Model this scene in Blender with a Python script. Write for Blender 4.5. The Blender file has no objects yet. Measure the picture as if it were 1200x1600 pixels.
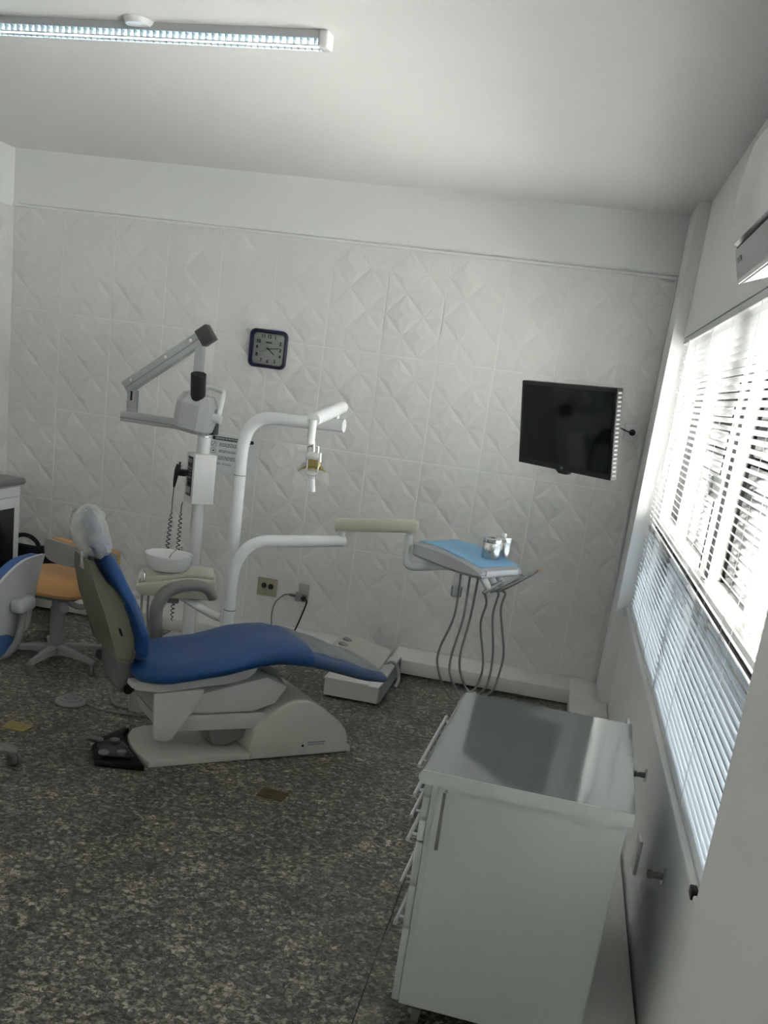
import bpy, bmesh, math, random
from mathutils import Vector, Matrix
random.seed(7)
S = bpy.context.scene
COL = S.collection

# ------------------------------------------------------------------ camera
F_PX, PP_X, PP_Y = 1560.526, 600 - 35.227, 800 + 233.592      # focal length and optical centre (1200 x 1600 frame)
CAM = Vector((3.46134, -5.85504, 1.641))
RX = Vector((0.9701860, 0.2059614, 0.1277463)); RD = Vector((0.1773679, -0.2441716, -0.9533734)); RF = Vector((-0.1651661, 0.9476076, -0.2734228))  # right, down, forward
cd = bpy.data.cameras.new('camera'); cam = bpy.data.objects.new('camera', cd); COL.objects.link(cam)
cd.sensor_fit = 'VERTICAL'; cd.sensor_height = 32.0; cd.lens = F_PX / 1600 * 32.0
cd.shift_x = -(PP_X - 600) / 1600; cd.shift_y = (PP_Y - 800) / 1600
cd.clip_start = 0.05; cd.clip_end = 200
cam.matrix_world = Matrix(((RX.x, -RD.x, -RF.x, CAM.x), (RX.y, -RD.y, -RF.y, CAM.y), (RX.z, -RD.z, -RF.z, CAM.z), (0, 0, 0, 1)))
S.camera = cam

# ------------------------------------------------------------------ daylight and exposure
W = bpy.data.worlds.new('overcast_sky'); S.world = W; W.use_nodes = True
bg = W.node_tree.nodes['Background']; bg.inputs[0].default_value = (0.955, 0.975, 0.965, 1); bg.inputs[1].default_value = 9.0
S.view_settings.view_transform = 'Standard'; S.view_settings.look = 'None'
S.view_settings.exposure = 1.68; S.view_settings.gamma = 1.0; S.view_settings.use_curve_mapping = False
pl = bpy.data.lights.new('window_portal', 'AREA'); pl.shape = 'RECTANGLE'; pl.size = 1.4; pl.size_y = 3.5; pl.cycles.is_portal = True
po = bpy.data.objects.new('window_portal', pl); COL.objects.link(po); po.location = (4.10, -2.17, 1.31); po.rotation_euler = (0, math.radians(90), 0)

pl2 = bpy.data.lights.new('window_portal', 'AREA'); pl2.shape = 'RECTANGLE'; pl2.size = 1.1; pl2.size_y = 1.2; pl2.cycles.is_portal = True
po2 = bpy.data.objects.new('window_portal', pl2); COL.objects.link(po2); po2.location = (4.10, -6.15, 1.485); po2.rotation_euler = (0, math.radians(90), 0)  # portal of the added fill window

# ------------------------------------------------------------------ helpers
def ray(px, py): return RX * ((px - PP_X) / F_PX) + RD * ((py - PP_Y) / F_PX) + RF
def atY(px, py, y): d = ray(px, py); return CAM + d * ((y - CAM.y) / d.y)
def atZ(px, py, z): d = ray(px, py); return CAM + d * ((z - CAM.z) / d.z)
def atX(px, py, x): d = ray(px, py); return CAM + d * ((x - CAM.x) / d.x)

def mat(name, col, rough=0.5, metal=0.0, var=0.04, scale=18.0, bump=0.0, bscale=120.0, coat=0.0, ior=1.45, emit=None, estr=0.0):
    m = bpy.data.materials.new(name); m.use_nodes = True; nt = m.node_tree; N = nt.nodes; L = nt.links
    b = N['Principled BSDF']; b.inputs['Roughness'].default_value = rough; b.inputs['Metallic'].default_value = metal
    b.inputs['Coat Weight'].default_value = coat; b.inputs['IOR'].default_value = ior
    tc = N.new('ShaderNodeTexCoord'); nz = N.new('ShaderNodeTexNoise'); nz.inputs['Scale'].default_value = scale; nz.inputs['Detail'].default_value = 4
    L.new(tc.outputs['Object'], nz.inputs['Vector'])
    mx = N.new('ShaderNodeMix'); mx.data_type = 'RGBA'
    c = Vector(col[:3])
    mx.inputs[6].default_value = (*[max(0, x * (1 - var)) for x in c], 1); mx.inputs[7].default_value = (*[min(1, x * (1 + var)) for x in c], 1)
    L.new(nz.outputs['Fac'], mx.inputs[0]); L.new(mx.outputs[2], b.inputs['Base Color'])
    if bump:
        n2 = N.new('ShaderNodeTexNoise'); n2.inputs['Scale'].default_value = bscale; L.new(tc.outputs['Object'], n2.inputs['Vector'])
        bp = N.new('ShaderNodeBump'); bp.inputs['Strength'].default_value = bump; bp.inputs['Distance'].default_value = 0.003
        L.new(n2.outputs['Fac'], bp.inputs['Height']); L.new(bp.outputs['Normal'], b.inputs['Normal'])
    if emit:
        b.inputs['Emission Color'].default_value = (*emit, 1); b.inputs['Emission Strength'].default_value = estr
    return m

def clear_mat(name, col, alpha, rough=0.05, gloss=1.45):
    """thin clear or milky film: part transparent, part a tinted coated body"""
    m = bpy.data.materials.new(name); m.use_nodes = True; nt = m.node_tree; N = nt.nodes; L = nt.links
    for n in list(N): N.remove(n)
    out = N.new('ShaderNodeOutputMaterial'); tr = N.new('ShaderNodeBsdfTransparent'); pb = N.new('ShaderNodeBsdfPrincipled')
    pb.inputs['Base Color'].default_value = (*col, 1); pb.inputs['Roughness'].default_value = rough; pb.inputs['IOR'].default_value = gloss
    tc = N.new('ShaderNodeTexCoord'); nz = N.new('ShaderNodeTexNoise'); nz.inputs['Scale'].default_value = 22; nz.inputs['Detail'].default_value = 3
    L.new(tc.outputs['Object'], nz.inputs['Vector'])
    mr = N.new('ShaderNodeMapRange'); mr.inputs[3].default_value = max(0, alpha - .12); mr.inputs[4].default_value = min(1, alpha + .12)
    L.new(nz.outputs['Fac'], mr.inputs[0])
    bp = N.new('ShaderNodeBump'); bp.inputs['Strength'].default_value = .5; bp.inputs['Distance'].default_value = .01
    L.new(nz.outputs['Fac'], bp.inputs['Height']); L.new(bp.outputs['Normal'], pb.inputs['Normal'])
    mx = N.new('ShaderNodeMixShader'); L.new(mr.outputs[0], mx.inputs[0]); L.new(tr.outputs[0], mx.inputs[1]); L.new(pb.outputs[0], mx.inputs[2])
    L.new(mx.outputs[0], out.inputs[0])
    return m

def glass_mat(name, tint=(1, 1, 1), refl=1.0):
    m = bpy.data.materials.new(name); m.use_nodes = True; nt = m.node_tree; N = nt.nodes; L = nt.links
    for n in list(N): N.remove(n)
    out = N.new('ShaderNodeOutputMaterial'); tr = N.new('ShaderNodeBsdfTransparent'); tr.inputs[0].default_value = (*tint, 1)
    gl = N.new('ShaderNodeBsdfGlossy'); gl.inputs['Roughness'].default_value = 0.03
    fr = N.new('ShaderNodeFresnel'); fr.inputs[0].default_value = 1.35 * refl
    mx = N.new('ShaderNodeMixShader'); L.new(fr.outputs[0], mx.inputs[0]); L.new(tr.outputs[0], mx.inputs[1]); L.new(gl.outputs[0], mx.inputs[2])
    L.new(mx.outputs[0], out.inputs[0])
    return m

class MB:
    """collects shapes for ONE mesh"""
    def __init__(s): s.bm = bmesh.new()
    def add(s, verts, faces):
        vs = [s.bm.verts.new(v) for v in verts]
        for f in faces:
            try: s.bm.faces.new([vs[i] for i in f])
            except ValueError: pass
        return s
    def merge(s, b2, M=None):
        me = bpy.data.meshes.new('tmp'); b2.to_mesh(me); b2.free()
        if M: me.transform(M)
        s.bm.from_mesh(me); bpy.data.meshes.remove(me); return s
    def box(s, lo, hi, bev=0.0, seg=2, M=None):
        b = bmesh.new(); bmesh.ops.create_cube(b, size=1.0)
        lo = Vector(lo); hi = Vector(hi); c = (lo + hi) / 2; d = hi - lo
        for v in b.verts: v.co = Vector((v.co.x * d.x + c.x, v.co.y * d.y + c.y, v.co.z * d.z + c.z))
        if bev: bmesh.ops.bevel(b, geom=list(b.edges), offset=bev, segments=seg, affect='EDGES', profile=0.5)
        return s.merge(b, M)
    def prism(s, poly, axis, a, b_, bev=0.0, seg=2, M=None):
        """poly: 2D points in the two other axes (in x,y,z order); extruded along axis from a to b_"""
        b = bmesh.new()
        def p3(p, t): return {'x': (t, p[0], p[1]), 'y': (p[0], t, p[1]), 'z': (p[0], p[1], t)}[axis]
        v0 = [b.verts.new(p3(p, a)) for p in poly]; v1 = [b.verts.new(p3(p, b_)) for p in poly]; n = len(poly)
        f0 = b.faces.new(v0); f1 = b.faces.new(v1[::-1])
        for i in range(n): b.faces.new((v0[(i + 1) % n], v0[i], v1[i], v1[(i + 1) % n]))
        bmesh.ops.recalc_face_normals(b, faces=list(b.faces))
        if bev: bmesh.ops.bevel(b, geom=list(f0.edges) + list(f1.edges) if f0.is_valid else list(b.edges), offset=bev, segments=seg, affect='EDGES', profile=0.5)
        return s.merge(b, M)
    def rings(s, rs, cap=True):
        n = len(rs[0]); vs = [[s.bm.verts.new(p) for p in r] for r in rs]
        for k in range(len(rs) - 1):
            for i in range(n): s.bm.faces.new((vs[k][i], vs[k][(i + 1) % n], vs[k + 1][(i + 1) % n], vs[k + 1][i]))
        if cap: s.bm.faces.new(vs[0][::-1]); s.bm.faces.new(vs[-1])
        return s
    def tube(s, pts, r, n=12, sub=0, cap=True):
        P = [Vector(p) for p in pts]; R = r if isinstance(r, (list, tuple)) else [r] * len(P)
        if sub:
            Q, RR = [], []
            for i in range(len(P) - 1):
                p0, p1, p2, p3 = P[max(i - 1, 0)], P[i], P[i + 1], P[min(i + 2, len(P) - 1)]
                for k in range(sub):
                    t = k / sub
                    Q.append(0.5 * ((2 * p1) + (p2 - p0) * t + (2 * p0 - 5 * p1 + 4 * p2 - p3) * t * t + (3 * p1 - p0 - 3 * p2 + p3) * t ** 3)); RR.append(R[i] + (R[i + 1] - R[i]) * t)
            Q.append(P[-1]); RR.append(R[-1]); P, R = Q, RR
        T = [(P[min(i + 1, len(P) - 1)] - P[max(i - 1, 0)]).normalized() for i in range(len(P))]
        u = T[0].orthogonal().normalized(); rs = []
        for i, p in enumerate(P):
            u = (u - T[i] * u.dot(T[i])).normalized(); w = T[i].cross(u)
            rs.append([p + (u * math.cos(2 * math.pi * k / n) + w * math.sin(2 * math.pi * k / n)) * R[i] for k in range(n)])
        return s.rings(rs, cap)
    def cyl(s, a, b, r, r2=None, n=24): return s.tube([a, b], [r, r if r2 is None else r2], n)
    def lathe(s, prof, o=(0, 0, 0), n=32, M=None):
        b = MB(); rs = [[(max(r, 1e-5) * math.cos(2 * math.pi * k / n), max(r, 1e-5) * math.sin(2 * math.pi * k / n), z) for k in range(n)] for r, z in prof]
        b.rings(rs); return s.merge(b.bm, Matrix.Translation(o) @ (M if M else Matrix()))
    def build(s, name, m, parent=None, world=True, smooth=30):
        bmesh.ops.remove_doubles(s.bm, verts=list(s.bm.verts), dist=1e-6)
        bmesh.ops.recalc_face_normals(s.bm, faces=list(s.bm.faces))
        me = bpy.data.meshes.new(name); s.bm.to_mesh(me); s.bm.free()
        if smooth:
            for p in me.polygons: p.use_smooth = True
            me.set_sharp_from_angle(angle=math.radians(smooth))
        o = bpy.data.objects.new(name, me); COL.objects.link(o)
        if m: me.materials.append(m)
        if parent:
            r = parent
            while r.parent: r = r.parent
            if world: me.transform(r.matrix_basis.inverted())
            o.parent = parent
        return o

def box(name, lo, hi, m, parent=None, bev=0.0, world=True, seg=2): return MB().box(lo, hi, bev, seg).build(name, m, parent, world)
def rect_round(w, h, r, n=6):
    p = []
    for cx, cy, a0 in ((w / 2 - r, h / 2 - r, 0), (-w / 2 + r, h / 2 - r, 90), (-w / 2 + r, -h / 2 + r, 180), (w / 2 - r, -h / 2 + r, 270)):
        for k in range(n + 1): a = math.radians(a0 + 90 * k / n); p.append((cx + r * math.cos(a), cy + r * math.sin(a)))
    return p
def text_obj(name, body, size, m, parent, M, bold=0.0, ext=0.0004, align='CENTER'):
    c = bpy.data.curves.new('t', 'FONT'); c.body = body; c.size = size; c.align_x = align; c.align_y = 'CENTER'; c.extrude = ext; c.offset = bold; c.resolution_u = 3
    o = bpy.data.objects.new('t', c); COL.objects.link(o)
    dg = bpy.context.evaluated_depsgraph_get(); me = bpy.data.meshes.new_from_object(o.evaluated_get(dg))
    bpy.data.objects.remove(o); bpy.data.curves.remove(c)
    r = parent
    while r.parent: r = r.parent
    me.transform(r.matrix_basis.inverted() @ M); me.name = name
    x = bpy.data.objects.new(name, me); COL.objects.link(x); me.materials.clear(); me.materials.append(m); x.parent = parent
    return x
def tag(o, label, cat, group=None):
    o['label'] = label; o['category'] = cat
    if group: o['group'] = group
    return o
def thing(name, label, cat, loc=(0, 0, 0), rz=0.0, group=None):
    o = bpy.data.objects.new(name, None); COL.objects.link(o); o.empty_display_size = 0.05
    o.matrix_basis = Matrix.Translation(Vector(loc)) @ Matrix.Rotation(rz, 4, 'Z')
    return tag(o, label, cat, group)
def struct(o): o['kind'] = 'structure'; return o
def inst(src, name, parent, loc=(0, 0, 0), rot=(0, 0, 0)):
    o = bpy.data.objects.new(name, src.data if hasattr(src, 'data') else src); COL.objects.link(o); o.parent = parent; o.location = loc; o.rotation_euler = rot
    return o
WALLM = Matrix.Rotation(math.radians(90), 4, 'X')       # text plane -> facing -Y

# ------------------------------------------------------------------ materials
M_plaster = mat('white_plaster', (.86, .87, .86), .75, var=.02, scale=3, bump=.08, bscale=60)
M_ceil = mat('ceiling_paint', (.86, .86, .85), .8, var=.02, scale=2)
M_tile = mat('glazed_tile', (.80, .80, .78), .22, var=.02, scale=5)
M_grout = mat('grout', (.88, .88, .86), .7, var=.03, scale=40)
M_white = mat('white_enamel', (.80, .81, .81), .25, var=.015)
M_duct = mat('white_laminate', (.80, .80, .77), .45, var=.03, scale=8)
M_grey_pl = mat('grey_plastic', (.27, .275, .27), .45)
M_dgrey_pl = mat('dark_grey_plastic', (.16, .165, .16), .5)
M_black = mat('black_plastic', (.012, .012, .014), .35)
M_blackm = mat('matte_black', (.008, .008, .009), .7)
M_beige = mat('beige_enamel', (.56, .545, .44), .32, var=.03)
M_shell = mat('olive_beige_shell', (.185, .178, .13), .42, var=.03)
M_base = mat('warm_grey_cover', (.62, .60, .545), .38, var=.03)
M_chwhite = mat('chair_frame_grey_white', (.60, .60, .58), .4, var=.03)
M_blue = mat('blue_vinyl', (.012, .066, .215), .40, var=.08, scale=12, bump=.05, bscale=500)
M_bluefab = mat('blue_fabric', (.05, .12, .30), .8, var=.1, scale=80)
M_orange = mat('orange_vinyl', (.60, .33, .13), .55, var=.06, scale=9)
M_lgrey = mat('light_grey_plastic', (.52, .53, .545), .45)
M_steel = mat('steel', (.62, .62, .62), .22, 1.0, var=.06)
M_alu = mat('aluminium', (.66, .67, .68), .38, 1.0, var=.04)
M_alup = mat('anodised_grey_arm', (.44, .455, .46), .4, .3, var=.03)
M_brass = mat('brass', (.45, .36, .14), .4, 1.0, var=.25, scale=60)
M_darkbrass = mat('worn_brass', (.12, .095, .045), .5, .8, var=.3, scale=60)
M_hose = mat('grey_hose', (.22, .22, .22), .5)
M_napkin = mat('light_blue_paper', (.30, .56, .80), .85, var=.05, scale=14, bump=.15, bscale=30)
M_slat = mat('white_slat', (.70, .71, .71), .4, var=.01)
M_cord = mat('white_cord', (.62, .62, .62), .8)
M_top = mat('grey_laminate_top', (.17, .19, .195), .055, var=.015, coat=0.0, ior=1.9)
M_cab = mat('cabinet_white', (.60, .635, .615), .35, var=.015)
M_navy = mat('navy_plastic', (.012, .013, .055), .3)
M_face = mat('clock_paper', (.80, .80, .80), .6, var=.01)
M_ink = mat('ink', (.012, .012, .012), .7)
M_paper = mat('poster_paper', (.74, .77, .80), .5, var=.01)
M_inkg = mat('grey_ink', (.12, .12, .13), .7)
M_logo = mat('logo_blue', (.03, .12, .26), .5)
M_screen = mat('black_screen', (.004, .005, .006), .06, var=.0)
M_sock = mat('almond_plate', (.36, .34, .24), .45)
M_sockg = mat('grey_plate', (.42, .42, .40), .45)
M_tubelit = mat('lit_tube', (.9, .95, 1), .5, emit=(.62, .88, 1.0), estr=1.5)
M_glass = glass_mat('pane_glass')
M_frost = glass_mat('frosted_tinted_glass', (.42, .45, .48), 1.0)
M_shield = clear_mat('clear_shield', (.85, .86, .85), .22, .1)
M_clear = glass_mat('clear_plastic', (.93, .94, .93), 1.1)
M_amber = clear_mat('amber_film', (.45, .36, .10), .6, .3)
M_bag = clear_mat('milky_film', (.80, .80, .74), .33, .35)
M_filmtop = clear_mat('grey_film', (.30, .31, .32), .80, .38)
M_filmside = clear_mat('clear_film', (.55, .62, .70), .14, .12)
M_winframe = mat('window_aluminium', (.72, .70, .66), .4, .1)
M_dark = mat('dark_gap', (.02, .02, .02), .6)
M_concrete = mat('pale_paving', (.60, .59, .58), .9, var=.2, scale=.8)
M_nbpane = mat('pale_pane', (.66, .72, .78), .3)
M_facade = mat('pale_facade', (.78, .76, .72), .9, var=.08, scale=.5)
M_head = mat('head_grey', (.46, .47, .48), .42)
M_ped = mat('pedal_grey', (.26, .265, .26), .5)
M_hand = mat('dark_steel', (.30, .30, .30), .25, 1.0)
M_desk = mat('desk_grey', (.20, .205, .205), .45)
M_cap = mat('charcoal_cap', (.055, .057, .057), .5)
M_greyarm = mat('grey_armrest', (.19, .19, .175), .5)

def granite():
    m = bpy.data.materials.new('granite'); m.use_nodes = True; nt = m.node_tree; N = nt.nodes; L = nt.links
    b = N['Principled BSDF']; b.inputs['Roughness'].default_value = .36
    tc = N.new('ShaderNodeTexCoord'); oi = N.new('ShaderNodeObjectInfo'); ad = N.new('ShaderNodeVectorMath'); ad.operation = 'ADD'
    sc = N.new('ShaderNodeVectorMath'); sc.operation = 'SCALE'; sc.inputs[0].default_value = (17, 31, 7); L.new(oi.outputs['Random'], sc.inputs['Scale'])
    L.new(tc.outputs['Object'], ad.inputs[0]); L.new(sc.outputs[0], ad.inputs[1])
    def noise(scale, det, rough, dist=0):
        n = N.new('ShaderNodeTexNoise'); n.inputs['Scale'].default_value = scale; n.inputs['Detail'].default_value = det; n.inputs['Roughness'].default_value = rough; n.inputs['Distortion'].default_value = dist
        L.new(ad.outputs[0], n.inputs['Vector']); return n
    def ramp(src, stops):
        r = N.new('ShaderNodeValToRGB'); E = r.color_ramp
        E.elements[0].position, E.elements[0].color = stops[0][0], (*stops[0][1], 1); E.elements[1].position, E.elements[1].color = stops[-1][0], (*stops[-1][1], 1)
        for p, c in stops[1:-1]: e = E.elements.new(p); e.color = (*c, 1)
        L.new(src, r.inputs[0]); return r
    def mix(kind, f, a_, b_):
        x = N.new('ShaderNodeMix'); x.data_type = 'RGBA'; x.blend_type = kind
        if isinstance(f, float): x.inputs[0].default_value = f
        else: L.new(f, x.inputs[0])
        L.new(a_, x.inputs[6]); L.new(b_, x.inputs[7]); return x.outputs[2]
    wz = noise(60, 3, .6); wm = N.new('ShaderNodeVectorMath'); wm.operation = 'SCALE'; wm.inputs['Scale'].default_value = .022; L.new(wz.outputs['Color'], wm.inputs[0])
    a2 = N.new('ShaderNodeVectorMath'); a2.operation = 'ADD'; L.new(ad.outputs[0], a2.inputs[0]); L.new(wm.outputs[0], a2.inputs[1])
    vo = N.new('ShaderNodeTexVoronoi'); vo.inputs['Scale'].default_value = 54; L.new(a2.outputs[0], vo.inputs['Vector'])
    sep = N.new('ShaderNodeSeparateColor'); L.new(vo.outputs['Color'], sep.inputs[0])
    grain = ramp(sep.outputs[0], [(0, (.12, .118, .105)), (.4, (.205, .198, .168)), (.75, (.35, .33, .27)), (1, (.55, .51, .42))])
    speck = ramp(noise(58, 5, .66, .8).outputs['Fac'], [(.40, (.06, .06, .06)), (.475, (.40, .40, .39)), (.54, (1.0, 1.0, 1.0))])
    c1 = mix('MULTIPLY', .95, grain.outputs[0], speck.outputs[0])
    edge = N.new('ShaderNodeTexVoronoi'); edge.feature = 'DISTANCE_TO_EDGE'; edge.inputs['Scale'].default_value = 54; L.new(a2.outputs[0], edge.inputs['Vector'])
    er = ramp(edge.outputs['Distance'], [(.02, (.30, .30, .30)), (.12, (1, 1, 1))])
    c2 = mix('MULTIPLY', .8, c1, er.outputs[0])
    cloud = ramp(noise(5, 3, .55).outputs['Fac'], [(.32, (.62, .63, .66)), (.5, (.95, .94, .92)), (.68, (1.35, 1.30, 1.16))])
    c3 = mix('MULTIPLY', 1.0, c2, cloud.outputs[0])
    L.new(c3, b.inputs['Base Color'])
    return m
M_granite = granite()

# ------------------------------------------------------------------ room shell
H = 2.65; XR = 3.912; XP = 3.855; YB = -7.2; TW = .33; TH = .5664; ZT = 2.334
floor = struct(box('floor', (-.1, YB - .1, -.12), (4.2, .1, -.02), M_dark))
ys = [0.0]; y = -2.39
xj = [0, .17, 1.17, 2.17, 3.17, 3.912]; yj = [0, -.29, -.99, -1.69, -2.39, -3.09, -3.79, -4.49, -5.19, -5.89, -6.59, YB]
for i in range(len(xj) - 1):
    for j in range(len(yj) - 1):
        w = xj[i + 1] - xj[i]; d = yj[j] - yj[j + 1]
        o = MB().box((-w / 2 + .0008, -d / 2 + .0008, -.02), (w / 2 - .0008, d / 2 - .0008, 0), .0008, 1).build('granite_slab', M_granite, None)
        o.parent = floor; o.location = ((xj[i] + xj[i + 1]) / 2, (yj[j] + yj[j + 1]) / 2, 0)
ceiling = struct(box('ceiling', (-.1, YB - .1, H), (4.4, .1, H + .1), M_ceil))
wall_back = struct(box('wall_back', (-.1, .002, 0), (4.2, .12, H), M_plaster))
g = box('grout_bed', (0, -.0035, .02), (3.85, .002, ZT), M_grout, wall_back)
tr = MB().prism([(-.016, ZT), (-.014, ZT + .012), (-.004, ZT + .02), (.004, ZT + .022), (.004, ZT)], 'x', 0, 3.85).build('top_moulding', M_plaster, wall_back)
wall_left = struct(box('wall_left', (-.12, YB, 0), (-.002, .0, H), M_plaster))
box('grout_bed', (-.002, -3.4, .02), (.002, -.002, ZT), M_grout, wall_left)
wall_rear = struct(box('wall_rear', (-.1, YB - .12, 0), (4.2, YB, H), M_plaster))

def tile_mesh(nx, nz, w, h, k0):
    gp = .0028; V = []; Fc = []; vs = {}; hh = .0070
    def vid(i, j, back=False):
        key = (i, j, back)
        if key not in vs:
            x = min(max(w * i / nx, gp), w - gp); z = min(max(h * j / nz, gp), h - gp)
            e = i in (0, nx) or j in (0, nz)
            yy = -.006 - (0 if e or (i + j + k0) % 2 == 0 else hh)
            if back: yy = 0; x = min(max(w * i / nx, gp * .6), w - gp * .6); z = min(max(h * j / nz, gp * .6), h - gp * .6)
            vs[key] = len(V); V.append((x, yy, z))
        return vs[key]
    def tri(a, b, c):            # b is the raised corner; a bump inside makes leaf-shaped facets
        A, B, C = (Vector(V[i]) for i in (a, b, c)); P = A * .3 + B * .4 + C * .3
        P.y = -.006 - max(hh * .30, (-.006 - B.y) * .80); V.append(tuple(P)); p = len(V) - 1
        Fc.extend([(a, b, p), (b, c, p), (c, a, p)])
    for i in range(nx):
        for j in range(nz):
            a, b, c, d = vid(i, j), vid(i + 1, j), vid(i + 1, j + 1), vid(i, j + 1)
            if (i + j + k0) % 2 == 0: tri(a, b, c); tri(c, d, a)
            else: tri(b, c, d); tri(d, a, b)
    rim = [(i, 0) for i in range(nx)] + [(nx, j) for j in range(nz)] + [(i, nz) for i in range(nx, 0, -1)] + [(0, j) for j in range(nz, 0, -1)]
    for k in range(len(rim)):
        p, q = rim[k], rim[(k + 1) % len(rim)]; Fc.append((vid(*p), vid(*p, True), vid(*q, True), vid(*q)))
    o = MB().add(V, Fc).build('tile', M_tile, None, smooth=0); me = o.data; bpy.data.objects.remove(o); return me
tile_a = tile_mesh(3, 5, TW, TH, 0); tile_cut = tile_mesh(2, 5, 3.845 - 11 * TW, TH, 0)
for r in range(4):
    for c in range(12):
        inst(tile_cut if c == 11 else tile_a, 'tile', wall_back, (c * TW, 0, ZT - (r + 1) * TH))
    for c in range(10):
        inst(tile_a, 'tile', wall_left, (0, -(c + 1) * TW, ZT - (r + 1) * TH), (0, 0, math.radians(90)))

# right side: far pillar, wall with the window opening, near pillar
WY0, WY1, WZ0, WZ1 = -.42, -3.90, .625, 2.02
struct(box('wall_right_pillar_far', (XP, -.42, 0), (4.2, .1, H), M_plaster))
struct(MB().box((3.862, -5.55, 0), (4.08, -3.958, H)).box((3.862, YB, 0), (4.08, -6.75, H)).box((3.862, -6.75, 0), (4.08, -5.55, .95)).box((3.862, -6.75, 2.02), (4.08, -5.55, H)).build('wall_right_pillar_near', M_plaster, None))
w2 = bpy.data.objects.new('added_fill_window', None); COL.objects.link(w2); struct(w2); w2.location = (4.0, -5.95, .95); bpy.context.view_layer.update()  # unseen window added behind the camera to brighten the cabinet front
MB().box((3.97, -6.75, .95), (4.03, -6.70, 2.02)).box((3.97, -5.60, .95), (4.03, -5.55, 2.02)).box((3.97, -6.70, .95), (4.03, -5.60, .99)).box((3.97, -6.70, 1.98), (4.03, -5.60, 2.02)).build('window_frame', M_winframe, w2)
box('mullion', (3.97, -6.18, .99), (4.03, -6.12, 1.98), M_winframe, w2)
box('pane', (3.998, -6.70, .99), (4.002, -6.18, 1.98), M_glass, w2); box('pane', (3.998, -6.12, .99), (4.002, -5.60, 1.98), M_glass, w2)
struct(MB().box((XR, -3.958, 0), (4.08, -.42, WZ0)).box((XR, -3.958, WZ1), (4.08, -.42, H)).build('wall_right', M_plaster, None))
struct(MB().box((XR - .012, WY1, WZ0 - .004), (4.0, WY0, WZ0 + .014), .004).build('trim_1', M_plaster, None))   # window sill

# floor conduits
d1 = struct(MB().box((0, -.30, .012), (2.42, -.004, .092), .003).box((2.66, -.30, .012), (3.70, -.004, .092), .003).build('trim_2', M_duct, None))
d2 = struct(MB().box((3.70, -3.9, .012), (3.90, -.43, .092), .003).box((3.70, -.43, .012), (3.853, -.004, .092), .003).build('trim_3', M_duct, None))

# ------------------------------------------------------------------ window, exterior
w1 = bpy.data.objects.new('window_1', None); COL.objects.link(w1); struct(w1); w1.location = (3.99, -2.16, WZ0)
bpy.context.view_layer.update()
XW = 3.99
MB().box((XW - .02, WY1, WZ0), (XW + .05, WY1 + .05, WZ1)).box((XW - .02, WY0 - .05, WZ0), (XW + .05, WY0, WZ1)).box((XW - .02, WY1, WZ0), (XW + .05, WY0, WZ0 + .04)).box((XW - .02, WY1, WZ1 - .04), (XW + .05, WY0, WZ1)).build('window_frame', M_winframe, w1)
ZTR = 1.11
MB().box((XW - .025, WY1 + .05, ZTR - .022), (XW + .04, WY0 - .05, ZTR + .03), .004).build('transom', M_winframe, w1)
MB().box((XW - .03, WY1 + .05, ZTR - .032), (XW - .02, WY0 - .05, ZTR - .022)).build('weather_strip', M_dark, w1)
muls = [-1.30, -2.38, -3.2]
for k, ym in enumerate(muls):
    MB().box((XW - .02, ym - .03, ZTR + .03), (XW + .035, ym + .03, WZ1 - .04), .003).build('mullion', M_winframe, w1)
    if k == 1: MB().box((XW - .024, ym - .048, ZTR + .03), (XW - .014, ym - .034, WZ1 - .04)).build('weather_strip', M_dark, w1)
MB().box((XW - .018, -2.29, ZTR + .03), (XW + .03, -2.235, WZ1 - .04), .003).build('sash_stile', M_winframe, w1)
MB().box((XW - .02, -2.23, ZTR + .03), (XW - .012, -2.218, WZ1 - .04)).build('weather_strip', M_dark, w1)
MB().box((XW - .05, -2.33, 1.40), (XW - .018, -2.26, 1.47), .004).build('sash_lock', M_grey_pl, w1)
MB().box((XW - .02, -2.1, WZ0 + .04), (XW + .03, -2.04, ZTR - .02), .003).build('mullion', M_winframe, w1)
edges = [WY0 - .05] + muls + [WY1 + .05]
for k in range(len(edges) - 1): box('pane', (XW + .008, edges[k + 1] + .03, ZTR + .03), (XW + .012, edges[k] - .03, WZ1 - .04), M_glass, w1)
for a, b_ in ((WY0 - .05, -2.04), (-2.1, WY1 + .05)): box('pane', (XW + .008, b_, WZ0 + .04), (XW + .012, a, ZTR - .022), M_frost, w1)
struct(box('added_shade_slab', (4.08, -8, 2.35), (5.0, 3, 2.5), M_facade))  # unseen overhang added to keep sky light off the slat tops
struct(box('ground', (4.3, -40, -6.2), (60, 40, -6.0), M_concrete))
nb = thing('neighbour_building', 'pale facade of the building seen through the blind slats', 'building', (13, -1, -6))
box('wall', (13, -14, -6), (15, 9, 7.0), M_facade, nb)
for k in range(6):
    for z0 in (-1.8, .4, 3.6):
        yc = -11 + k * 3.2
        MB().box((12.96, yc - .7, z0), (13.02, yc + .7, z0 + 1.3)).build('window', M_winframe, nb)
        MB().box((12.93, yc - .6, z0 + .08), (12.97, yc + .6, z0 + 1.22)).build('pane', M_nbpane, nb)
for z0 in (-2.2, 0.05, 3.2, 6.4): box('ledge', (12.8, -14, z0), (13, 9, z0 + .12), M_facade, nb)

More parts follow.
